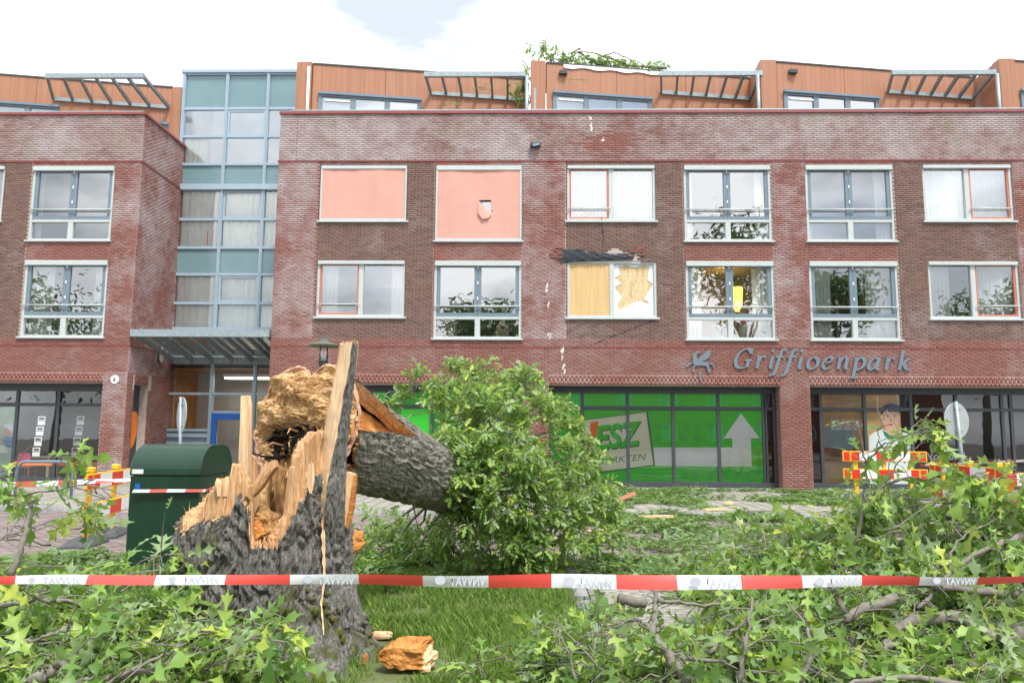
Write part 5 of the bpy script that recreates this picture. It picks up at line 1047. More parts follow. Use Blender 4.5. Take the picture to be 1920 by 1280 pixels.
def tpt(s, th_, r_): 
    sag = -.03*np.clip(s-2, 0, 9)**2
    return np.array(A)[None, None]+s[..., None]*np.array(D)+r_[..., None]*(np.cos(th_)[..., None]*np.array(S1)+np.sin(th_)[..., None]*np.array(S2))+sag[..., None]*np.array((0, 0, 1))
Vt = tpt(sg_, TH, rr); idx = np.arange(NS*NT).reshape(NS, NT); nx = np.roll(idx, -1, 1); Ft = np.stack([idx[:-1], idx[1:], nx[1:], nx[:-1]], -1).reshape(-1, 4)
npobj('trunk', Vt.reshape(-1, 3), Ft, M['bark2'], tree, smooth=True)
# thickness of the torn shell and the heartwood seen through the tear
NE = 26; te = np.linspace(0, 1, NE)[:, None]; se = s0[None]+te*0.25-.02*np.sin(te*9); re_ = trad(s0)[None]*(1+(lobe-1)*np.exp(-s0/1.3))[None]+.012-.085*np.clip(te*3, 0, 1)-.10*np.clip(te-.3, 0, 1)
re_ = re_+.02*(fbm(flat3(np.repeat(th[None], NE, 0)*30, se*4, 0*se), 3, 74).reshape(re_.shape)-.45); THe = np.repeat(th[None], NE, 0); Ve = tpt(se, THe, re_); idx = np.arange(NE*NT).reshape(NE, NT); nx = np.roll(idx, -1, 1); Fe = np.stack([idx[:-1], nx[:-1], nx[1:], idx[1:]], -1).reshape(-1, 4); npobj('torn_shell_edge', Ve.reshape(-1, 3), Fe, M['wood'], tree, smooth=True)
NC = 60; hs_ = np.where(np.abs(dth) < .85, .04, .62); sc_ = hs_[None]+(2.0-hs_[None])*np.linspace(0, 1, NC)[:, None]; THc = np.repeat(th[None], NC, 0); rc = (trad(sc_)*(1+(lobe[None]-1)*np.exp(-sc_/1.3)))*.70+.03*(fbm(flat3(THc*6, sc_*5, 0*sc_), 4, 75).reshape(sc_.shape)-.45)-.12*np.exp(-(dth[None]/.5)**2)*np.clip(1.3-sc_, 0, 1); Vc = tpt(sc_, THc, rc); idx = np.arange(NC*NT).reshape(NC, NT); nx = np.roll(idx, -1, 1); Fc = np.stack([idx[:-1], idx[1:], nx[1:], nx[:-1]], -1).reshape(-1, 4); npobj('heartwood', Vc.reshape(-1, 3), Fc, M['woodorange'], tree, smooth=True)
# ragged end face with the black rotten hollow
NR = 90; q = np.linspace(0, 1, NR)[:, None]; THf = np.repeat(th[None], NR, 0); rf = q*(trad(np.array(.05))*lobe*.99)[None]; px_ = rf*np.cos(THf); py_ = rf*np.sin(THf)
n1 = fbm(flat3(px_*6+py_*2, py_*9, 0*px_), 4, 81).reshape(rf.shape); n2 = np.abs(fbm(flat3(px_*16+py_*14+n1*3, py_*46-px_*10, 0*px_), 3, 82).reshape(rf.shape)-.45)
holl = np.exp(-(((px_+.09)/.31)**2+((py_+.17+.15*np.abs(px_+.09))/.155)**2)); cleft = np.exp(-((px_-.02-.1*py_)/.028)**2)*np.clip((py_+.2)*3, 0, 1)
sf_ = .0-.05*(1-q**2)+.22*(n1-.45)-.06*n2+.30*holl+.08*cleft+.03*q**6
Vf = tpt(sf_, THf, rf+0*sf_); idx = np.arange(NR*NT).reshape(NR, NT); nx = np.roll(idx, -1, 1); Ff = np.stack([idx[:-1], nx[:-1], nx[1:], idx[1:]], -1); dark = ((holl+.9*(n1-.45)+.5*n2+.3*cleft)[:-1] > .47) & (holl[:-1] > .25)
sp = MB()
for i in range(1700):
    k = int(NR*math.sqrt(random.uniform(.02, .96))); j = random.randrange(NT)
    if dark[min(k, NR-2), j]: continue
    p = Vector(Vf[k, j]); e = -D+Vector((random.uniform(-.5, .5), random.uniform(-.3, .3), random.uniform(-1.0, .35))); e.normalize(); l = random.uniform(.012, .05); sd_ = e.cross(Vector((random.random(), random.random(), random.random()))).normalized()*random.uniform(.0015, .006); s3 = e.cross(sd_).normalized()*.003
    sp.add([p-sd_-e*.01, p+sd_-e*.01, p+s3-e*.01, p+e*l+sd_*.3], [(0, 1, 3), (1, 2, 3), (2, 0, 3)])
tag(sp.build('face_splinters', M['woodface'], tree), kind='stuff')
V = Vf.reshape(-1, 3); npobj('splintered_end', *sub(Ff[~dark]), M['woodface'], tree, smooth=True); npobj('rotten_core', *sub(Ff[dark]), M['rot'], tree, smooth=True)
NB = 14; tb = np.linspace(0, 1, NB)[:, None]; sb_ = .06-.05*np.sin(tb*3.1)*vnoise(flat3(THf[:NB]*9, tb+0*THf[:NB], 0*THf[:NB]), 83).reshape(NB, NT)+.0*tb; rb_ = (trad(np.array(.05))*lobe)[None]*(.955+.075*tb)+.02*(vnoise(flat3(THf[:NB]*14, tb*4+0*THf[:NB], 0*THf[:NB]), 84).reshape(NB, NT)-.5); Vb = tpt(sb_, THf[:NB], rb_); idx = np.arange(NB*NT).reshape(NB, NT); nx = np.roll(idx, -1, 1); npobj('end_bark_rim', Vb.reshape(-1, 3), np.stack([idx[:-1], nx[:-1], nx[1:], idx[1:]], -1).reshape(-1, 4), pm('pinkish_inner_bark', (.46, .27, .18), .9, .4, 30, bmp=.8), tree, smooth=True)
for i in range(34):                      # torn slabs still joining stump and trunk
    a = random.uniform(-.30, .26); st0 = Vector((CX+.16+a*1.0, CYS+random.uniform(-.05, .30), random.uniform(.74, .95))); en = A+S1*(a*.95+random.uniform(-.05, .05))-S2*random.uniform(.24, .42)+D*random.uniform(.0, .12); mid_ = st0.lerp(en, .5)+Vector((random.uniform(-.03, .03), random.uniform(-.06, .02), 0)); w0 = random.uniform(.012, .038); m_ = MB(); n = 6; vs = []
    for p, k in ((st0, 1), (st0.lerp(mid_, .6), 1.1), (mid_, .95), (mid_.lerp(en, .6), .75), (en+Vector((0, 0, random.uniform(0, .08))), .25)):
        for q in range(n): t_ = 2*math.pi*q/n+.3; r_ = w0*k*random.uniform(.65, 1.35); vs.append(p+Vector((math.cos(t_)*r_*1.5, math.sin(t_)*r_, random.uniform(-.01, .01))))
    m_.add(vs, [(i_*n+q, i_*n+(q+1) % n, (i_+1)*n+(q+1) % n, (i_+1)*n+q) for i_ in range(4) for q in range(n)]+[tuple(4*n+q for q in range(n))]); m_.build('hinge_splinter', M[random.choice(('wood', 'woodin', 'woodface', 'woodin'))], tree)
for i in range(46):                      # loose black fibres and splinters hanging in the hollow
    a = random.uniform(-.2, .2); b = random.uniform(-.30, -.06); p = A+S1*a+S2*b-D*.02; e = p-D*random.uniform(.02, .14)+S1*random.uniform(-.12, .12)+Vector((0, 0, random.uniform(-.16, .05)))
    MB().tube([p+D*.12, (p+e)/2+S2*random.uniform(-.02, .03), e], [.012, .008, .002], 5).build('fibre', M['rot' if i % 4 else 'woodface'], tree)
# ---------------------------------------------------------------- oak leaves
HALF = [(.012, 0), (.05, .12), (.22, .20), (.07, .235), (.07, .36), (.24, .44), (.40, .545), (.16, .55), (.075, .57), (.075, .66), (.20, .74), (.29, .84), (.11, .845), (.055, .90)]
def leaf_template(half, curl):
    mid = [(0, y) for _, y in half]+[(0, 1.0)]; V = []; n = len(half)
    x_ = lambda x: x*.68
    half = [(x_(a), b) for a, b in half]; zc = lambda x, y: abs(x)*.35-curl*y*y-curl*1.6*x*x+.03*math.sin(y*14+x*9)
    for x, y in half: V.append((-x, y, zc(-x, y)+.05*x))
    for x, y in mid: V.append((0, y, -curl*y*y))
    for x, y in half: V.append((x, y, zc(x, y)))
    F = []; tri = []
    for i in range(n-1): tri += [(i, i+1, n+i+1), (i, n+i+1, n+i), (n+i, n+i+1, 2*n+1+i+1), (n+i, 2*n+1+i+1, 2*n+1+i)]
    tri += [(n-1, 2*n, 2*n-1), (2*n-1, 2*n, 3*n)]
    return np.array(V, float), np.array(tri)[:, ::-1]
LT = [leaf_template(HALF, c) for c in (.1, .3, .55, .9, -.25)]
SIMPLE = [(.02, .0), (.26, .16), (.10, .3), (.40, .5), (.13, .58), (.30, .78)]
LS = [leaf_template(SIMPLE, c) for c in (.1, .3)]
def leaf_arrays(P, Dr, Nn, Sz, temps):
    """P positions, Dr leaf axis, Nn rough normals, Sz sizes"""
    P = np.asarray(P, float); Dr = np.asarray(Dr, float); Nn = np.asarray(Nn, float); Sz = np.asarray(Sz, float)
    Dr = Dr/np.linalg.norm(Dr, axis=1, keepdims=True); X = np.cross(Dr, Nn); X = X/np.maximum(np.linalg.norm(X, axis=1, keepdims=True), 1e-6); Zv = np.cross(X, Dr)
    X = X*np.where(RNG.random(len(P)) < .3, -1, 1)[:, None]; pick = RNG.integers(0, len(temps), len(P)); VV, FF, off = [], [], 0
    for k, (tv, tf) in enumerate(temps):
        m = pick == k
        if not m.any(): continue
        v = P[m][:, None]+Sz[m][:, None, None]*(tv[None, :, 0:1]*X[m][:, None]*RNG.uniform(.55, 1.15, (m.sum(), 1, 1))+tv[None, :, 1:2]*Dr[m][:, None]+tv[None, :, 2:3]*Zv[m][:, None])
        f = tf[None]+(np.arange(m.sum())*len(tv))[:, None, None]+off; off += m.sum()*len(tv); VV.append(v.reshape(-1, 3)); FF.append(f.reshape(-1, 3))
    return np.concatenate(VV), np.concatenate(FF)
def rdir(up=0.0, n=1):
    v = RNG.normal(size=(n, 3)); v[:, 2] = v[:, 2]*.7+up; return v/np.linalg.norm(v, axis=1, keepdims=True)
def sprig(p, d, length, nl, size, wood, leaves, r=.004, droop=.25):
    """a twig with leaves radiating from its outer half"""
    p = Vector(p); d = Vector(d).normalized(); q = p+d*length*.5+Vector(RNG.normal(size=3)*.05*length); e = p+d*length+Vector((0, 0, -droop*length*.4))
    wood.tube([p, q, e], [r*1.5, r*1.1, r*.6], 5, cap=False)
    for i in range(nl):
        t = .3+.7*(i/(max(nl-1, 1)))**.7; b = p+(q-p)*min(t*2, 1) if t < .5 else q+(e-q)*(t-.5)*2; o = Vector(RNG.normal(size=3)); o = (o-d*o.dot(d)); o.normalize()
        a = (d*RNG.uniform(.2, .9)+o*.9+Vector((0, 0, -droop*RNG.uniform(0, 2.0)))).normalized(); nrm = Vector((0, -.25, 1))+Vector(RNG.normal(size=3)*.65)-d*.1
        leaves.append((tuple(b+a*.02), tuple(a), tuple(nrm), size*RNG.uniform(.5, 1.25)))
def wobble(pts, n=6, amp=.03):
    pts = [Vector(p) for p in pts]; o = catmull(pts, n) if len(pts) > 2 else [pts[0]+(pts[1]-pts[0])*i/n for i in range(n+1)]
    return [p+Vector(RNG.normal(size=3)*amp) if 0 < i < len(o)-1 else p for i, p in enumerate(o)]
def finish_branch(t, wood, leaves, temps, mat, single=0):
    if wood.v: o = wood.build('branches', M['twig'], t, smooth=True); tag(o, kind='stuff')
    if not leaves: return
    if single:
        leaves = sorted(leaves, key=lambda l: (Vector(l[0])-Vector((0, 0, CAMH))).length-.8*l[0][2]); near, leaves = leaves[:single], leaves[single:]
        for L in near:
            tv, tf = temps[RNG.integers(len(temps))]; key = id(tv)
            if key not in LEAFMESH: LEAFMESH[key] = npmesh('leaf', tv, tf, mat)
            o = link('leaf', LEAFMESH[key], t); d = Vector(L[1]).normalized(); x = d.cross(Vector(L[2])).normalized(); z = x.cross(d)
            o.matrix_local = Matrix.Translation(Vector(L[0])-ORG[t]) @ Matrix((x, d, z)).transposed().to_4x4() @ Matrix.Scale(L[3], 4)
    if leaves:
        V_, F_ = leaf_arrays(*[np.array([l[k] for l in leaves]) for k in range(4)], temps); tag(npobj('foliage', V_, F_, mat, t), kind='stuff')
LEAFMESH = {}
# crown of the fallen tree: limbs from the trunk end and leaf sprays through the volume
wood_ = MB(); LV = []
T1 = A+D*3.3+Vector((0, 0, -.05)); limbs = []
crown_pts = [((900, 726), 9.0), ((978, 724), 9.6), ((850, 745), 8.5), ((930, 770), 8.5), ((1010, 770), 9.0), ((1060, 790), 9.6), ((880, 830), 8.2), ((960, 850), 8.2), ((1040, 850), 8.8), ((1095, 860), 9.3), ((870, 910), 8.2), ((940, 930), 8.1), ((1010, 930), 8.5), ((1080, 940), 8.8), ((1130, 930), 9.3), ((880, 990), 8.3), ((950, 1010), 8.3), ((1030, 1010), 8.6), ((1090, 1000), 9.0), ((920, 1045), 8.6), ((820, 1020), 9.4), ((760, 1010), 9.8), ((700, 1005), 10.2), ((850, 1040), 9.0), ((990, 1050), 8.7), ((1140, 985), 9.7), ((780, 1045), 9.3), ((720, 1035), 9.6), ((870, 780), 9.2), ((960, 800), 9.8), ((1050, 900), 9.8), ((980, 980), 9.4), ((900, 960), 9.0), ((846, 900), 8.0), ((850, 855), 8.15), ((830, 870), 8.8), ((1000, 880), 8.5), ((900, 870), 8.8)]
cents = [U(a, b, y) for (a, b), y in crown_pts]
for c in cents:
    m = T1.lerp(c, .45)+Vector((0, 0, .12)); pth = wobble([T1+Vector(RNG.normal(size=3)*.06), m, c], 4, .02); wood_.tube(pth, [.035-.028*i/(len(pth)-1) for i in range(len(pth))], 6, cap=False)
    out = (c-(T1+Vector((.5, .9, -.1)))).normalized()
    for k in range(24):
        o = Vector(rdir(.1)[0]); st_ = c+o*RNG.uniform(.02, .16)-out*.1; d = (out*RNG.uniform(.2, .9)+o*.8+Vector((0, 0, .12))).normalized(); sprig(st_, d, RNG.uniform(.16, .34), 17, .108, wood_, LV, .003)
for (a, b), y, l in (((772, 740), 8.6, .36), ((905, 725), 8.9, .35), ((750, 775), 8.7, .32), ((985, 730), 9.2, .3), ((1055, 790), 9.4, .3), ((850, 715), 8.8, .25), ((735, 790), 8.6, .25)):
    for k in range(4): sprig(U(a, b, y), Vector((RNG.normal()*.22, RNG.normal()*.2, 1)), l*RNG.uniform(.7, 1.1), 13, .12, wood_, LV, .004, .05)
for px0, py0, px1, py1, y0, y1 in ((650, 778, 752, 730, 7.0, 8.6), (730, 810, 800, 770, 7.6, 8.6), (770, 930, 785, 1000, 7.8, 8.0), (900, 800, 1020, 720, 8.4, 8.6), (840, 840, 915, 960, 8.2, 8.0), (1000, 900, 1120, 920, 8.5, 8.8), (915, 960, 930, 1030, 8.0, 8.0)): pth = wobble([U(px0, py0, y0), U((px0+px1)/2, (py0+py1)/2-8, (y0+y1)/2), U(px1, py1, y1)], 5, .008); wood_.tube(pth, [.012-.009*i/(len(pth)-1) for i in range(len(pth))], 5, cap=False)
sprig(U(640, 790, 7.2), (.35, .1, .6), .25, 6, .11, wood_, LV)
finish_branch(tree, wood_, LV, LS, M['leaf'])
# snapped branches on the roof
rb = empty('broken_branch', (2.6, 24.6, 13.8), 'torn leafy oak branch lying on the roof edge', 'branch'); wood_ = MB(); LV = []
for pts, r_ in (([(1250, 128), (1180, 122), (1120, 102), (1085, 98)], .05), ([(1085, 98), (1105, 112), (1120, 122), (1115, 130)], .05), ([(1090, 96), (1060, 112), (1030, 105), (1012, 82)], .03), ([(1120, 110), (1150, 100), (1185, 112), (1230, 132)], .03), ([(1060, 112), (1030, 122), (1005, 112)], .02), ([(1088, 92), (1075, 98), (1070, 106)], .04)):
    pth = wobble([U(a, b, 24.9+random.uniform(-.15, .15)) for a, b in pts], 4, .02); wood_.tube(pth, [r_*(1-.7*i/(len(pth)-1)) for i in range(len(pth))], 6)
for a, b, n in ((1010, 85, 4), (1025, 100, 5), (1040, 112, 8), (1060, 108, 6), (1075, 118, 9), (1100, 122, 8), (1130, 118, 7), (1150, 122, 8), (1170, 126, 6), (1190, 126, 6), (1215, 130, 5), (1235, 127, 4), (1000, 130, 4), (1050, 125, 8), (1120, 128, 6), (990, 150, 5), (988, 170, 5), (990, 190, 4)):
    for k in range(n*2): sprig(U(a+RNG.normal()*7, b+RNG.normal()*4, 24.85 if a > 999 else 24.5), rdir(.25)[0], .28, 8, .17, wood_, LV, .005)
for a, b in ((1085, 150), (890, 165), (905, 168), (870, 190), (830, 200)):
    for k in range(2): sprig(U(a, b, 23.9), (RNG.normal(), -.2, .1*RNG.normal()), .35, 4, .13, wood_, LV, .006)
finish_branch(rb, wood_, LV, LS, M['leaf'])

# ---------------------------------------------------------------- heaps of fallen branches in front
def pxpath(pts): return [U(a, b, y) for a, b, y in pts]
def heap(label, stems, fills, size=.225, single=0, group='fallen oak branches', seed=1):
    """stems: pixel polylines with depth and radius; fills: (px, py, depth, spread, count) leaf sprays"""
    s0_ = pxpath(stems[0][0]); base = Vector((s0_[0].x, s0_[0].y, 0)); t = empty('fallen_branch', tuple(base), label, 'branch', group); wood_ = MB(); LV = []
    for pts, r0_, r1_ in stems:
        pth = wobble(pxpath([(a, b, y-.24) for a, b, y in pts]), 6, .006); n = len(pth)
        wood_.tube(pth, [(r0_+(r1_-r0_)*i/(n-1))*(1+.12*math.sin(i*2.3)) for i in range(n)], 8)
        for i in range(2, n-1, 3):
            d = Vector(rdir(.3)[0]); sprig(pth[i], d, RNG.uniform(.1, .3), RNG.integers(0, 3) if pth[i].x > -2.4 else 0, size*.75, wood_, LV, .0035)
    for px, py, Y, spr, cnt in fills:
        if cnt > 8: py += 20 if py < 1000 and px > 700 else 92 if py < 1070 and px < 700 else 16 if py < 1100 else 10; cnt = int(cnt*.85)
        for k in range(cnt):
            c = U(px, py, Y)+Vector((RNG.normal()*spr, RNG.normal()*spr*1.1, RNG.normal()*spr*.28))
            if c.z < .04: c.z = .04+.1*random.random()
            if (Vector((c.x-CX, c.y-CYS))).length < .72: continue
            d = Vector((RNG.normal(), RNG.normal()-.5, RNG.normal()*.35+.02)); sprig(c, d, RNG.uniform(.10, .26), RNG.integers(5, 10), size, wood_, LV, .0035, .85)
    big = [f for f in fills if f[4] > 8]
    for k in range(6):
        if not big: break
        px, py, Y, spr, cnt = big[RNG.integers(len(big))]; c = U(px+RNG.normal()*45, py+25+RNG.normal()*12, Y-.12); a = RNG.uniform(0, 6.28); l = RNG.uniform(.25, .6); e = Vector((math.cos(a)*l, math.sin(a)*l*.6, RNG.uniform(-.05, .14)))
        if math.hypot(c.x-CX, c.y-CYS) < .9: continue
        pth = wobble([c-e, c+Vector((0, 0, .05)), c+e], 5, .012); r_ = RNG.uniform(.003, .008); wood_.tube(pth, [r_*(1-.6*i/(len(pth)-1)) for i in range(len(pth))], 6)
        for q in pth[3:-1:3]: wood_.tube([q, q+Vector(rdir(.3)[0])*.09, q+Vector(rdir(.4)[0])*.2], [r_*.5, r_*.35, .001], 5, cap=False)
    finish_branch(t, wood_, LV, LT, M['leaf'], single)
    return t
heap('long bare oak limb rising over the heap near the bakery window', [([(1600, 1120, 6.2), (1605, 1030, 6.2), (1618, 950, 6.2), (1622, 870, 6.2), (1606, 790, 6.2)], .018, .005), ([(1622, 940, 6.2), (1680, 900, 6.3), (1760, 905, 6.4), (1850, 950, 6.5)], .014, .005), ([(1622, 870, 6.2), (1650, 840, 6.1), (1700, 815, 6.0), (1735, 800, 6.0)], .008, .003), ([(1645, 840, 6.1), (1650, 800, 6.1), (1664, 768, 6.1)], .005, .002), ([(1660, 905, 6.2), (1700, 850, 6.2), (1735, 828, 6.2)], .006, .002)],
    [(1730, 805, 6.0, .05, 5), (1660, 905, 6.3, .14, 16), (1560, 980, 6.6, .18, 26), (1480, 985, 6.6, .18, 30), (1420, 1000, 6.5, .15, 30), (1640, 990, 6.4, .2, 34), (1400, 1040, 6.3, .15, 24), (1500, 1035, 6.2, .2, 36)], single=60)
heap('forked grey branch with drooping leaves at the right edge', [([(1920, 1000, 5.6), (1840, 1035, 5.5), (1780, 1075, 5.4), (1720, 1140, 5.2)], .022, .012), ([(1780, 1075, 5.4), (1790, 1020, 5.5), (1840, 985, 5.6)], .010, .003), ([(1900, 960, 5.9), (1790, 940, 6.0), (1700, 950, 6.1)], .010, .004), ([(1920, 1115, 5.2), (1850, 1110, 5.2), (1720, 1095, 5.3)], .03, .02)],
    [(1880, 930, 5.8, .15, 24), (1800, 985, 5.9, .2, 34), (1900, 1010, 5.5, .2, 34), (1720, 1010, 6.0, .2, 34), (1850, 1070, 5.3, .18, 26), (1880, 895, 5.6, .08, 8)], single=60)
heap('thick lichened limb lying low in the right heap', [([(1920, 1190, 4.9), (1860, 1195, 4.9), (1800, 1160, 5.0), (1700, 1170, 5.1), (1650, 1220, 4.9)], .05, .03), ([(1920, 1260, 4.6), (1860, 1262, 4.6), (1800, 1250, 4.7)], .06, .05), ([(1680, 1120, 5.2), (1600, 1150, 5.1), (1580, 1180, 5.1)], .035, .02), ([(1560, 1100, 5.3), (1590, 1160, 5.2), (1600, 1220, 5.0)], .02, .01)],
    [(1850, 1130, 5.0, .2, 30), (1780, 1220, 4.7, .2, 38), (1880, 1240, 4.5, .2, 34), (1660, 1240, 4.6, .2, 38), (1700, 1090, 5.3, .2, 34), (1600, 1080, 5.6, .2, 34)], single=60)
heap('grey forked branch in the centre of the right heap', [([(1290, 1280, 4.6), (1250, 1225, 4.7), (1225, 1180, 4.8), (1230, 1140, 4.9), (1228, 1100, 5.0)], .032, .012), ([(1228, 1190, 4.8), (1190, 1160, 4.8), (1150, 1180, 4.8)], .014, .006), ([(1235, 1125, 4.9), (1260, 1128, 5.0), (1350, 1132, 5.1)], .014, .008), ([(1250, 1225, 4.7), (1300, 1235, 4.7), (1360, 1240, 4.7)], .014, .008), ([(1330, 1225, 4.8), (1380, 1175, 4.9), (1440, 1160, 5.0)], .012, .006), ([(1385, 1280, 4.6), (1400, 1200, 4.7), (1410, 1120, 4.8)], .016, .008), ([(1160, 1120, 5.4), (1210, 1130, 5.4)], .035, .03)],
    [(1130, 1220, 4.8, .16, 30), (1200, 1240, 4.6, .18, 30), (1300, 1180, 5.1, .2, 36), (1330, 1250, 4.6, .2, 32), (1420, 1220, 4.8, .2, 36), (1480, 1160, 5.1, .2, 36), (1400, 1090, 5.5, .2, 34), (1130, 1160, 5.3, .13, 16)], single=60)
heap('drooping leafy spray low beside the lawn at the bottom', [([(1080, 1275, 4.7), (1060, 1210, 4.8), (1045, 1180, 4.9)], .008, .003), ([(1150, 1275, 4.6), (1100, 1225, 4.7), (1040, 1165, 4.9)], .008, .003), ([(960, 1240, 4.9), (920, 1215, 5.0), (890, 1240, 5.0)], .006, .002)], [(1070, 1190, 4.9, .09, 10), (1050, 1240, 4.8, .10, 12), (1000, 1270, 4.8, .06, 6), (1110, 1260, 4.6, .12, 16), (900, 1262, 4.85, .04, 3)], single=30)
heap('leafy branches filling the bottom right corner', [([(1900, 1300, 4.3), (1700, 1270, 4.4), (1560, 1290, 4.4)], .02, .01), ([(1500, 1280, 4.4), (1520, 1200, 4.6), (1480, 1130, 4.8)], .016, .006)], [(1500, 1265, 4.5, .2, 34), (1580, 1255, 4.5, .2, 34), (1720, 1280, 4.4, .2, 34), (1830, 1285, 4.3, .2, 30), (1560, 1190, 4.9, .2, 30), (1640, 1170, 5.0, .18, 26)], single=30)
heap('pale leafy oak branch leaning at the left edge', [([(20, 1080, 5.2), (45, 1010, 5.3), (55, 960, 5.4), (62, 935, 5.4)], .022, .010), ([(0, 932, 5.6), (60, 924, 5.5), (140, 913, 5.4), (180, 897, 5.3)], .009, .003), ([(0, 885, 5.4), (38, 872, 5.4)], .004, .002), ([(140, 913, 5.4), (190, 928, 5.4), (210, 935, 5.4)], .004, .002)],
    [(200, 935, 5.4, .03, 2), (110, 870, 5.4, .02, 1), (20, 1000, 5.4, .12, 18), (70, 985, 5.4, .08, 10), (40, 1050, 5.2, .2, 34), (120, 1060, 5.6, .2, 30), (5, 900, 5.3, .05, 4), (150, 945, 5.3, .03, 2)], single=60)
heap('bright leafy oak spray in front of the stump', [([(120, 1280, 4.3), (250, 1262, 4.3), (320, 1240, 4.4), (370, 1225, 4.5)], .016, .006), ([(180, 1290, 4.2), (280, 1240, 4.3), (350, 1205, 4.4)], .012, .005), ([(300, 1080, 5.0), (302, 1050, 5.1), (300, 1020, 5.1)], .005, .002), ([(420, 1260, 4.4), (440, 1200, 4.5), (480, 1170, 4.5)], .008, .003)],
    [(305, 1040, 5.1, .05, 6), (320, 1150, 4.8, .17, 34), (420, 1190, 4.5, .14, 28), (480, 1185, 4.5, .07, 8), (380, 1250, 4.4, .16, 32), (460, 1250, 4.45, .10, 16), (260, 1210, 4.5, .16, 30), (230, 1120, 5.0, .2, 34), (300, 1095, 5.2, .14, 18)], single=60)
heap('heap of oak twigs in the bottom left corner', [([(0, 1135, 4.8), (90, 1125, 4.8), (200, 1132, 4.9)], .014, .008), ([(20, 1210, 4.5), (80, 1195, 4.5), (130, 1180, 4.6)], .012, .006), ([(60, 1280, 4.2), (100, 1255, 4.2), (120, 1240, 4.2)], .03, .02)], [(60, 1110, 4.9, .2, 34), (150, 1180, 4.6, .2, 34), (40, 1180, 4.6, .18, 30), (100, 1250, 4.3, .16, 30), (20, 1260, 4.2, .16, 26), (200, 1250, 4.3, .16, 28), (170, 1090, 5.2, .2, 30)], single=60)

# ---------------------------------------------------------------- leaf litter, chips, grass
def litter(name, regs, label, size, up=.03):
    P_, D_, N_, S_ = [], [], [], []
    for x0, x1, y0, y1, n, z, thr in regs:
        q = np.stack([RNG.uniform(x0, x1, n*3), RNG.uniform(y0, y1, n*3), np.zeros(n*3)], 1); k = fbm(q*np.array([1.1, 1.1, 1]), 4, 91); q = q[k > thr][:n]; hgt = np.clip(fbm(q*2.1, 3, 92)-.38, 0, 1)*.45
        a = RNG.uniform(0, 6.28, len(q)); q[:, 2] = z+.015+RNG.uniform(0, 1, len(q))*(up+hgt); P_.append(q); D_.append(np.stack([np.cos(a), np.sin(a), RNG.normal(0, .25, len(q))], 1)); N_.append(np.stack([RNG.normal(0, .35, len(q)), RNG.normal(0, .35, len(q)), np.ones(len(q))], 1)); S_.append(size*RNG.uniform(.6, 1.2, len(q)))
    V_, F_ = leaf_arrays(*map(np.concatenate, (P_, D_, N_, S_)), LS); o = npobj(name, V_, F_, M['leaf_litter']); return tag(o, label, 'leaves', kind='stuff')
litter('leaf_litter', [(.3, 9, 17.5, 22.6, 8200, 0, .42), (.5, 5.5, 13, 17.5, 4400, -.06, .45), (.3, 4.6, 9.9, 13, 1700, -.08, .49), (.3, 3.4, 8.2, 10.0, 1100, -.02, .48), (.5, 3.6, 5.6, 8.2, 1500, -.02, .42), (-6.5, -2.6, 7.2, 9.8, 2600, .0, .40), (-9, -4.6, 9.9, 11.2, 700, -.08, .5), (9, 14, 19, 22.8, 1500, 0, .45), (-3.2, .4, 8.5, 9.8, 700, 0, .42), (4, 9, 13, 18, 1600, -.06, .47), (-8, -5, 5.5, 8, 1600, 0, .36)], 'green oak leaves strewn over paving and lawn', .15)
wc = empty('wood_chunk', tuple(UG(755, 1256)), 'large block of splintered orange wood lying on the lawn', 'wood', 'wood chips')
rough_block([(708, 1234), (716, 1222), (740, 1214), (786, 1212), (790, 1228), (792, 1260), (765, 1258), (735, 1249), (716, 1244)], 5.30, .2, M['woodorange'], wc, 'heartwood_block'); rough_block([(787, 1228), (802, 1240), (801, 1258), (788, 1261), (784, 1245)], 5.31, .12, M['woodpale'], wc, 'pale_end')
for i, (px, py, w, h_, lab) in enumerate(((692, 1203, 9, 14, 'small upright wood chip at the foot of the stump'), (715, 1192, 20, 7, 'long flat wood chip beside the stump root'), (684, 1238, 5, 10, 'thin orange chip standing by the front root'), (626, 1262, 10, 4, 'small brown chip in front of the stump'))):
    c = UG(px, py+h_*.6, .0); s_ = c.y/1430; n = 14; bm = bmesh.new(); bmesh.ops.create_icosphere(bm, subdivisions=3, radius=1)
    for v in bm.verts:
        k = v.co.copy(); f1 = fbm(np.array([[k.x*2.2+i*7, k.y*3, k.z*7]]), 4, 95)[0]-.45+.7*(abs(fbm(np.array([[k.x*4, k.y*9, k.z*22]]), 3, 96)[0]-.45)-.1); e = lambda t: math.copysign(abs(t)**.55, t); v.co = Vector((e(k.x)*w*s_*(1+.3*f1), e(k.y)*w*s_*.5*(1+.4*f1), e(k.z)*h_*s_*.9*(1+.7*f1)+k.x*h_*s_*.12))+Vector((0, 0, h_*s_*.8))
    me = bpy.data.meshes.new('wood_chunk'); bm.to_mesh(me); bm.free(); me.materials.append(M['woodorange' if i != 1 else 'woodpale']); o = bpy.data.objects.new('wood_chunk', me); COL.objects.link(o); o.location = c; tag(o, lab, 'wood', 'wood chips')
m_ = MB(); c = UG(1170, 942, 0); m_.obox(c+Vector((0, 0, .12)), (.28, .1, .1), (.02, .1, 0), (-.03, 0, .03)); o = m_.build('debris_plank', M['osash'], org=tuple(c)); tag(o, 'broken orange window plank lying beside the crown', 'plank')
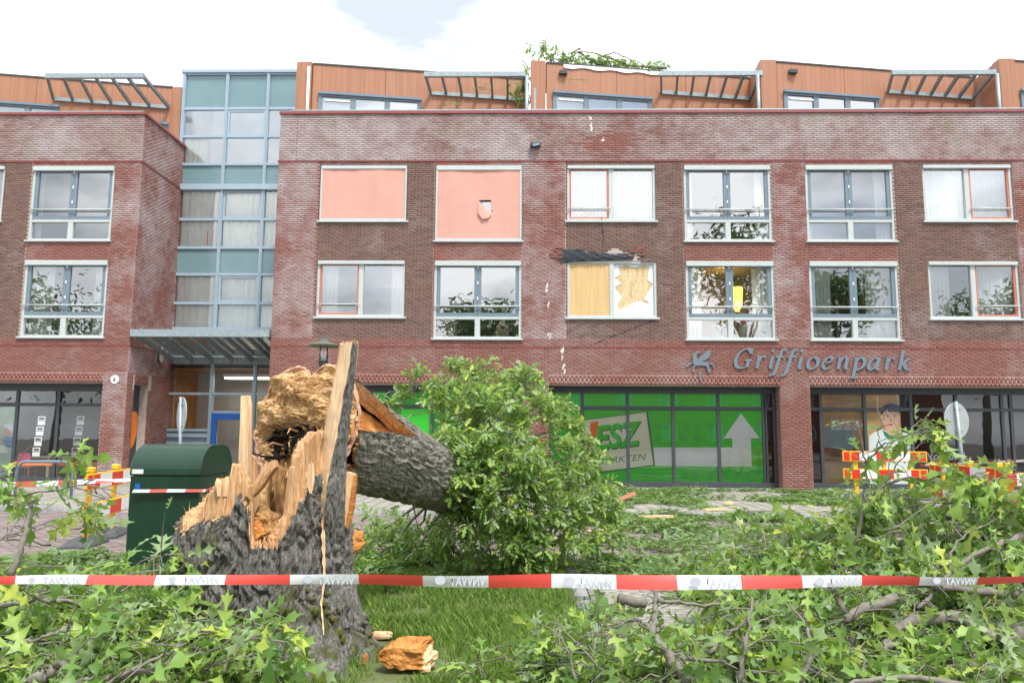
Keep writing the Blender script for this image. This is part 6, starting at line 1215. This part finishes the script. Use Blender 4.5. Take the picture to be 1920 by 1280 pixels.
for i, (px, py, w) in enumerate(((1232, 928, .12), (1365, 946, .10), (1340, 958, .22), (1230, 972, .3), (1440, 962, .55), (1120, 1000, .2))):
    c = UG(px, py, 0); m_ = MB(); a = random.uniform(-.3, .3); m_.obox(c+Vector((0, 0, .04)), (w*math.cos(a), w*math.sin(a), .01), (-.03, .05, 0), (0, 0, .02)); o = m_.build('wood_splinter', M['woodpale' if i != 4 else 'twig'], org=tuple(c)); tag(o, ('short pale splinter near the shop front, left', 'short pale splinter near the brick column', 'long pale splinter among leaves on the paving', 'long pale splinter near the fallen crown', 'grey bark strip on the kerb right of the crown', 'pale splinter beside the crown base')[i], 'splinter')
nb = 95000; gx_ = RNG.uniform(-4.4, .42, nb); gy_ = RNG.uniform(4.5, 9.8, nb); P_ = np.stack([gx_, gy_, 0*gx_], 1); k = fbm(P_*np.array([2.2, 2.2, 1]), 4, 97); keep = (k > .30+.14*RNG.random(nb)) & (np.hypot(gx_-CX, gy_-CYS) > .62); P_ = P_[keep]; k = k[keep]; nb = len(P_)
a = RNG.uniform(0, 6.28, nb); h_ = RNG.uniform(.03, .10, nb)*(.5+k*1.1); w_ = RNG.uniform(.0025, .005, nb); lean = RNG.uniform(.1, .9, nb)*h_; b_ = RNG.uniform(0, 6.28, nb); dx, dy = np.cos(a)*w_, np.sin(a)*w_; lx, ly = np.cos(b_)*lean, np.sin(b_)*lean
V_ = np.stack([np.stack([P_[:, 0]-dx, P_[:, 1]-dy, 0*dx-.01], 1), np.stack([P_[:, 0]+dx, P_[:, 1]+dy, 0*dx-.01], 1), np.stack([P_[:, 0]+dx*.7+lx*.4, P_[:, 1]+dy*.7+ly*.4, h_*.6], 1), np.stack([P_[:, 0]+lx, P_[:, 1]+ly, h_], 1)], 1).reshape(-1, 3)
M['grass'] = leafmat('grass_blade', [(0, (.12, .22, .04)), (.5, (.20, .33, .07)), (.9, (.28, .41, .09)), (1, (.42, .39, .17))], (.14, .24, .06), .3)
o = npobj('grass', V_, np.arange(nb*4).reshape(-1, 4), M['grass']); tag(o, 'short green lawn grass round the stump', 'grass', kind='stuff')

# ---------------------------------------------------------------- barrier tapes
M['tprint'] = pm('tape_print', (.52, .57, .63), .5, .1, 5); M['tapered'] = pm('red_tape', (.68, .075, .06), .3, .06, 5); M['tapewhite'] = pm('white_tape', (.74, .76, .80), .3, .05, 5)
def tape(pts, blocks, label, prints=True, txt='VNVVAT'):
    """pts: (px, py, depth, width m); blocks: pixel boundaries, first block red"""
    pts = np.array(pts, float); xs = sorted({*np.linspace(pts[0, 0], pts[-1, 0], 90), *[b for b in blocks if pts[0, 0] < b < pts[-1, 0]]}); V_ = []; F_ = []; mi = []
    f_ = lambda x: [np.interp(x, pts[:, 0], pts[:, k]) for k in (1, 2, 3)]
    for x in xs:
        py, Y, w = f_(x); c = U(x, py, Y)
        for j in range(5): s = j/4-.5; w = w*.9 if j == 0 else w; V_.append((c.x, c.y-.003*math.cos(s*3.1)+.03*s*math.sin(x*.006)+.01*math.sin(x*.02), c.z+s*w+.003*math.sin(x*.013)))
    for i in range(len(xs)-1):
        xm = (xs[i]+xs[i+1])/2; k = sum(1 for b in blocks if b <= xm)
        for j in range(4): a = i*5+j; F_.append((a, a+5, a+6, a+1)); mi.append(k % 2)
    p0 = U(pts[0, 0], pts[0, 1], pts[0, 2]); t = empty('barrier_tape', tuple(p0), label, 'tape'); npobj('ribbon', V_, F_, [M['tapered'], M['tapewhite']], t, smooth=True, mi=mi)
    if prints:
        for i in range(0, len(blocks)-1, 2):
            a, b = blocks[i], blocks[i+1]; py, Y, w = f_((a+b)/2); pa, pb = U(a, f_(a)[0], Y), U(b, f_(b)[0], Y); L = (pb-pa).length; yy = Y-.022
            c = pa.lerp(pb, .27); flat('logo', M['tprint'], t, [(c.x+w*.42*math.cos(k*.52), c.z+w*.08+w*.34*math.sin(k*.52)) for k in range(12)], yy-.0)
            text('print', txt, M['tprint'], t, pa.lerp(pb, .42).x, c.z-w*.30, yy, w*.95, 0, .002, L*.54, math.atan2(pb.z-pa.z, pb.x-pa.x), 0, True)
    return t
tape([(-60, 1088, 4.0, .046), (300, 1086, 4.0, .048), (600, 1086, 4.0, .056), (850, 1088, 4.0, .068), (1050, 1090, 4.0, .077), (1250, 1091, 4.0, .075), (1500, 1090, 4.0, .066), (1750, 1088, 4.0, .050), (1985, 1085, 4.0, .038)], [28, 163, 292, 421, 545, 672, 793, 916, 1034, 1155, 1270, 1390, 1503, 1617, 1724, 1830, 1930], 'red and white police tape stretched across the foreground')
tape([(-40, 910, 9.6, .075), (100, 906, 9.8, .07), (180, 902, 10.0, .06), (248, 899, 10.2, .035)], [-10, 28, 68, 108, 143, 180, 216], 'red and white tape from the left edge to the striped barrier')
tape([(250, 920, 8.69, .034), (320, 919, 8.69, .034), (384, 919, 8.69, .03)], [250, 281, 313, 347, 380], 'narrow red and white tape across the green cabinet', False)
tape([(384, 919, 8.69, .03), (404, 911, 7.4, .024), (432, 896, 5.9, .018)], [398], 'end of red and white tape tied to the stump', False)
tape([(1725, 872, 17.3, .05), (1800, 868, 17.2, .05), (1930, 863, 16.8, .06)], [1735, 1750, 1765, 1780, 1795, 1815, 1835, 1850, 1870, 1885, 1905], 'thin red and white tape tied to the leaning sign', False)

# ---------------------------------------------------------------- across the street, behind the camera: what the panes mirror
def round_tree(x, y, h, rad_, label, n=2600):
    t = empty('street_tree', (x, y, 0), label, 'tree', 'trees across the street'); w = MB(); w.tube([(x, y, 0), (x+.1, y, h*.3), (x, y+.1, h*.6)], [.32, .25, .12], 10); 
    for k in range(7): a = k*.9; w.tube([(x, y, h*(.3+.03*k)), (x+rad_*.4*math.cos(a), y+rad_*.4*math.sin(a), h*.55), (x+rad_*.75*math.cos(a), y+rad_*.75*math.sin(a), h*.72)], [.12, .07, .02], 6)
    w.build('trunk', M['bark2'], t, smooth=True)
    cl = [Vector((x, y, h*.66))+Vector(rdir(0)[0])*rad_*RNG.uniform(.35, 1.0)*.95 for _ in range(46)]; c = np.array([tuple(cl[i]) for i in RNG.integers(0, 46, n)])+RNG.normal(0, rad_*.16, (n, 3)); V_, F_ = leaf_arrays(c, rdir(-.2, n), rdir(.8, n), RNG.uniform(.35, .6, n), LS); tag(npobj('crown', V_, F_, M['leaf_far'], t), kind='stuff')
for x, y, h, r_, lab in ((15.5, -9, 21, 4.2, 'tall street tree behind the viewer, mirrored in the lamp-lit flat windows'), (-3, -9, 13.5, 3.4, 'street tree behind the viewer, mirrored in the window with heart boards'), (22.5, -10, 17, 3.2, 'street tree mirrored in the windows beside the brick pier'), (33, -9, 14, 4, 'street tree mirrored in the far right windows'), (-35, -9, 13, 5, 'street tree mirrored in the left wing windows')): round_tree(x, y, h, r_, lab)
hs = empty('terraced_houses', (0, -24, 0), 'row of brick houses across the street, seen only mirrored in shop glass', 'building')
holes = [(-34+i*4.2, -34+i*4.2+1.5, z, z+1.5) for i in range(17) for z in (1.0, 4.0)]; mb = MB(); wall_sheet(mb, -36, 38, 0, 6.2, holes, FACE_Y(-24.0), 0, .15); mb.build('wall', M['brick_red'], hs)
mb = MB(); mb.add([(-36.5, -23.6, 6.1), (38.5, -23.6, 6.1), (38.5, -28, 9.6), (-36.5, -28, 9.6)], [(0, 1, 2, 3)]); mb.build('roof', M['rubber'], hs)
for a, b, c, d in holes: m_ = MB(); ring(m_, a, b, c, d, .1, -24.12, -24.02); m_.box((a+b)/2-.04, (a+b)/2+.04, -24.12, -24.02, c+.1, d-.1); w = m_.build('window', M['white'], hs); MB().quad((a, -24.14, c), (b, -24.14, c), (b, -24.14, d), (a, -24.14, d)).build('pane', M['greyp'], w)
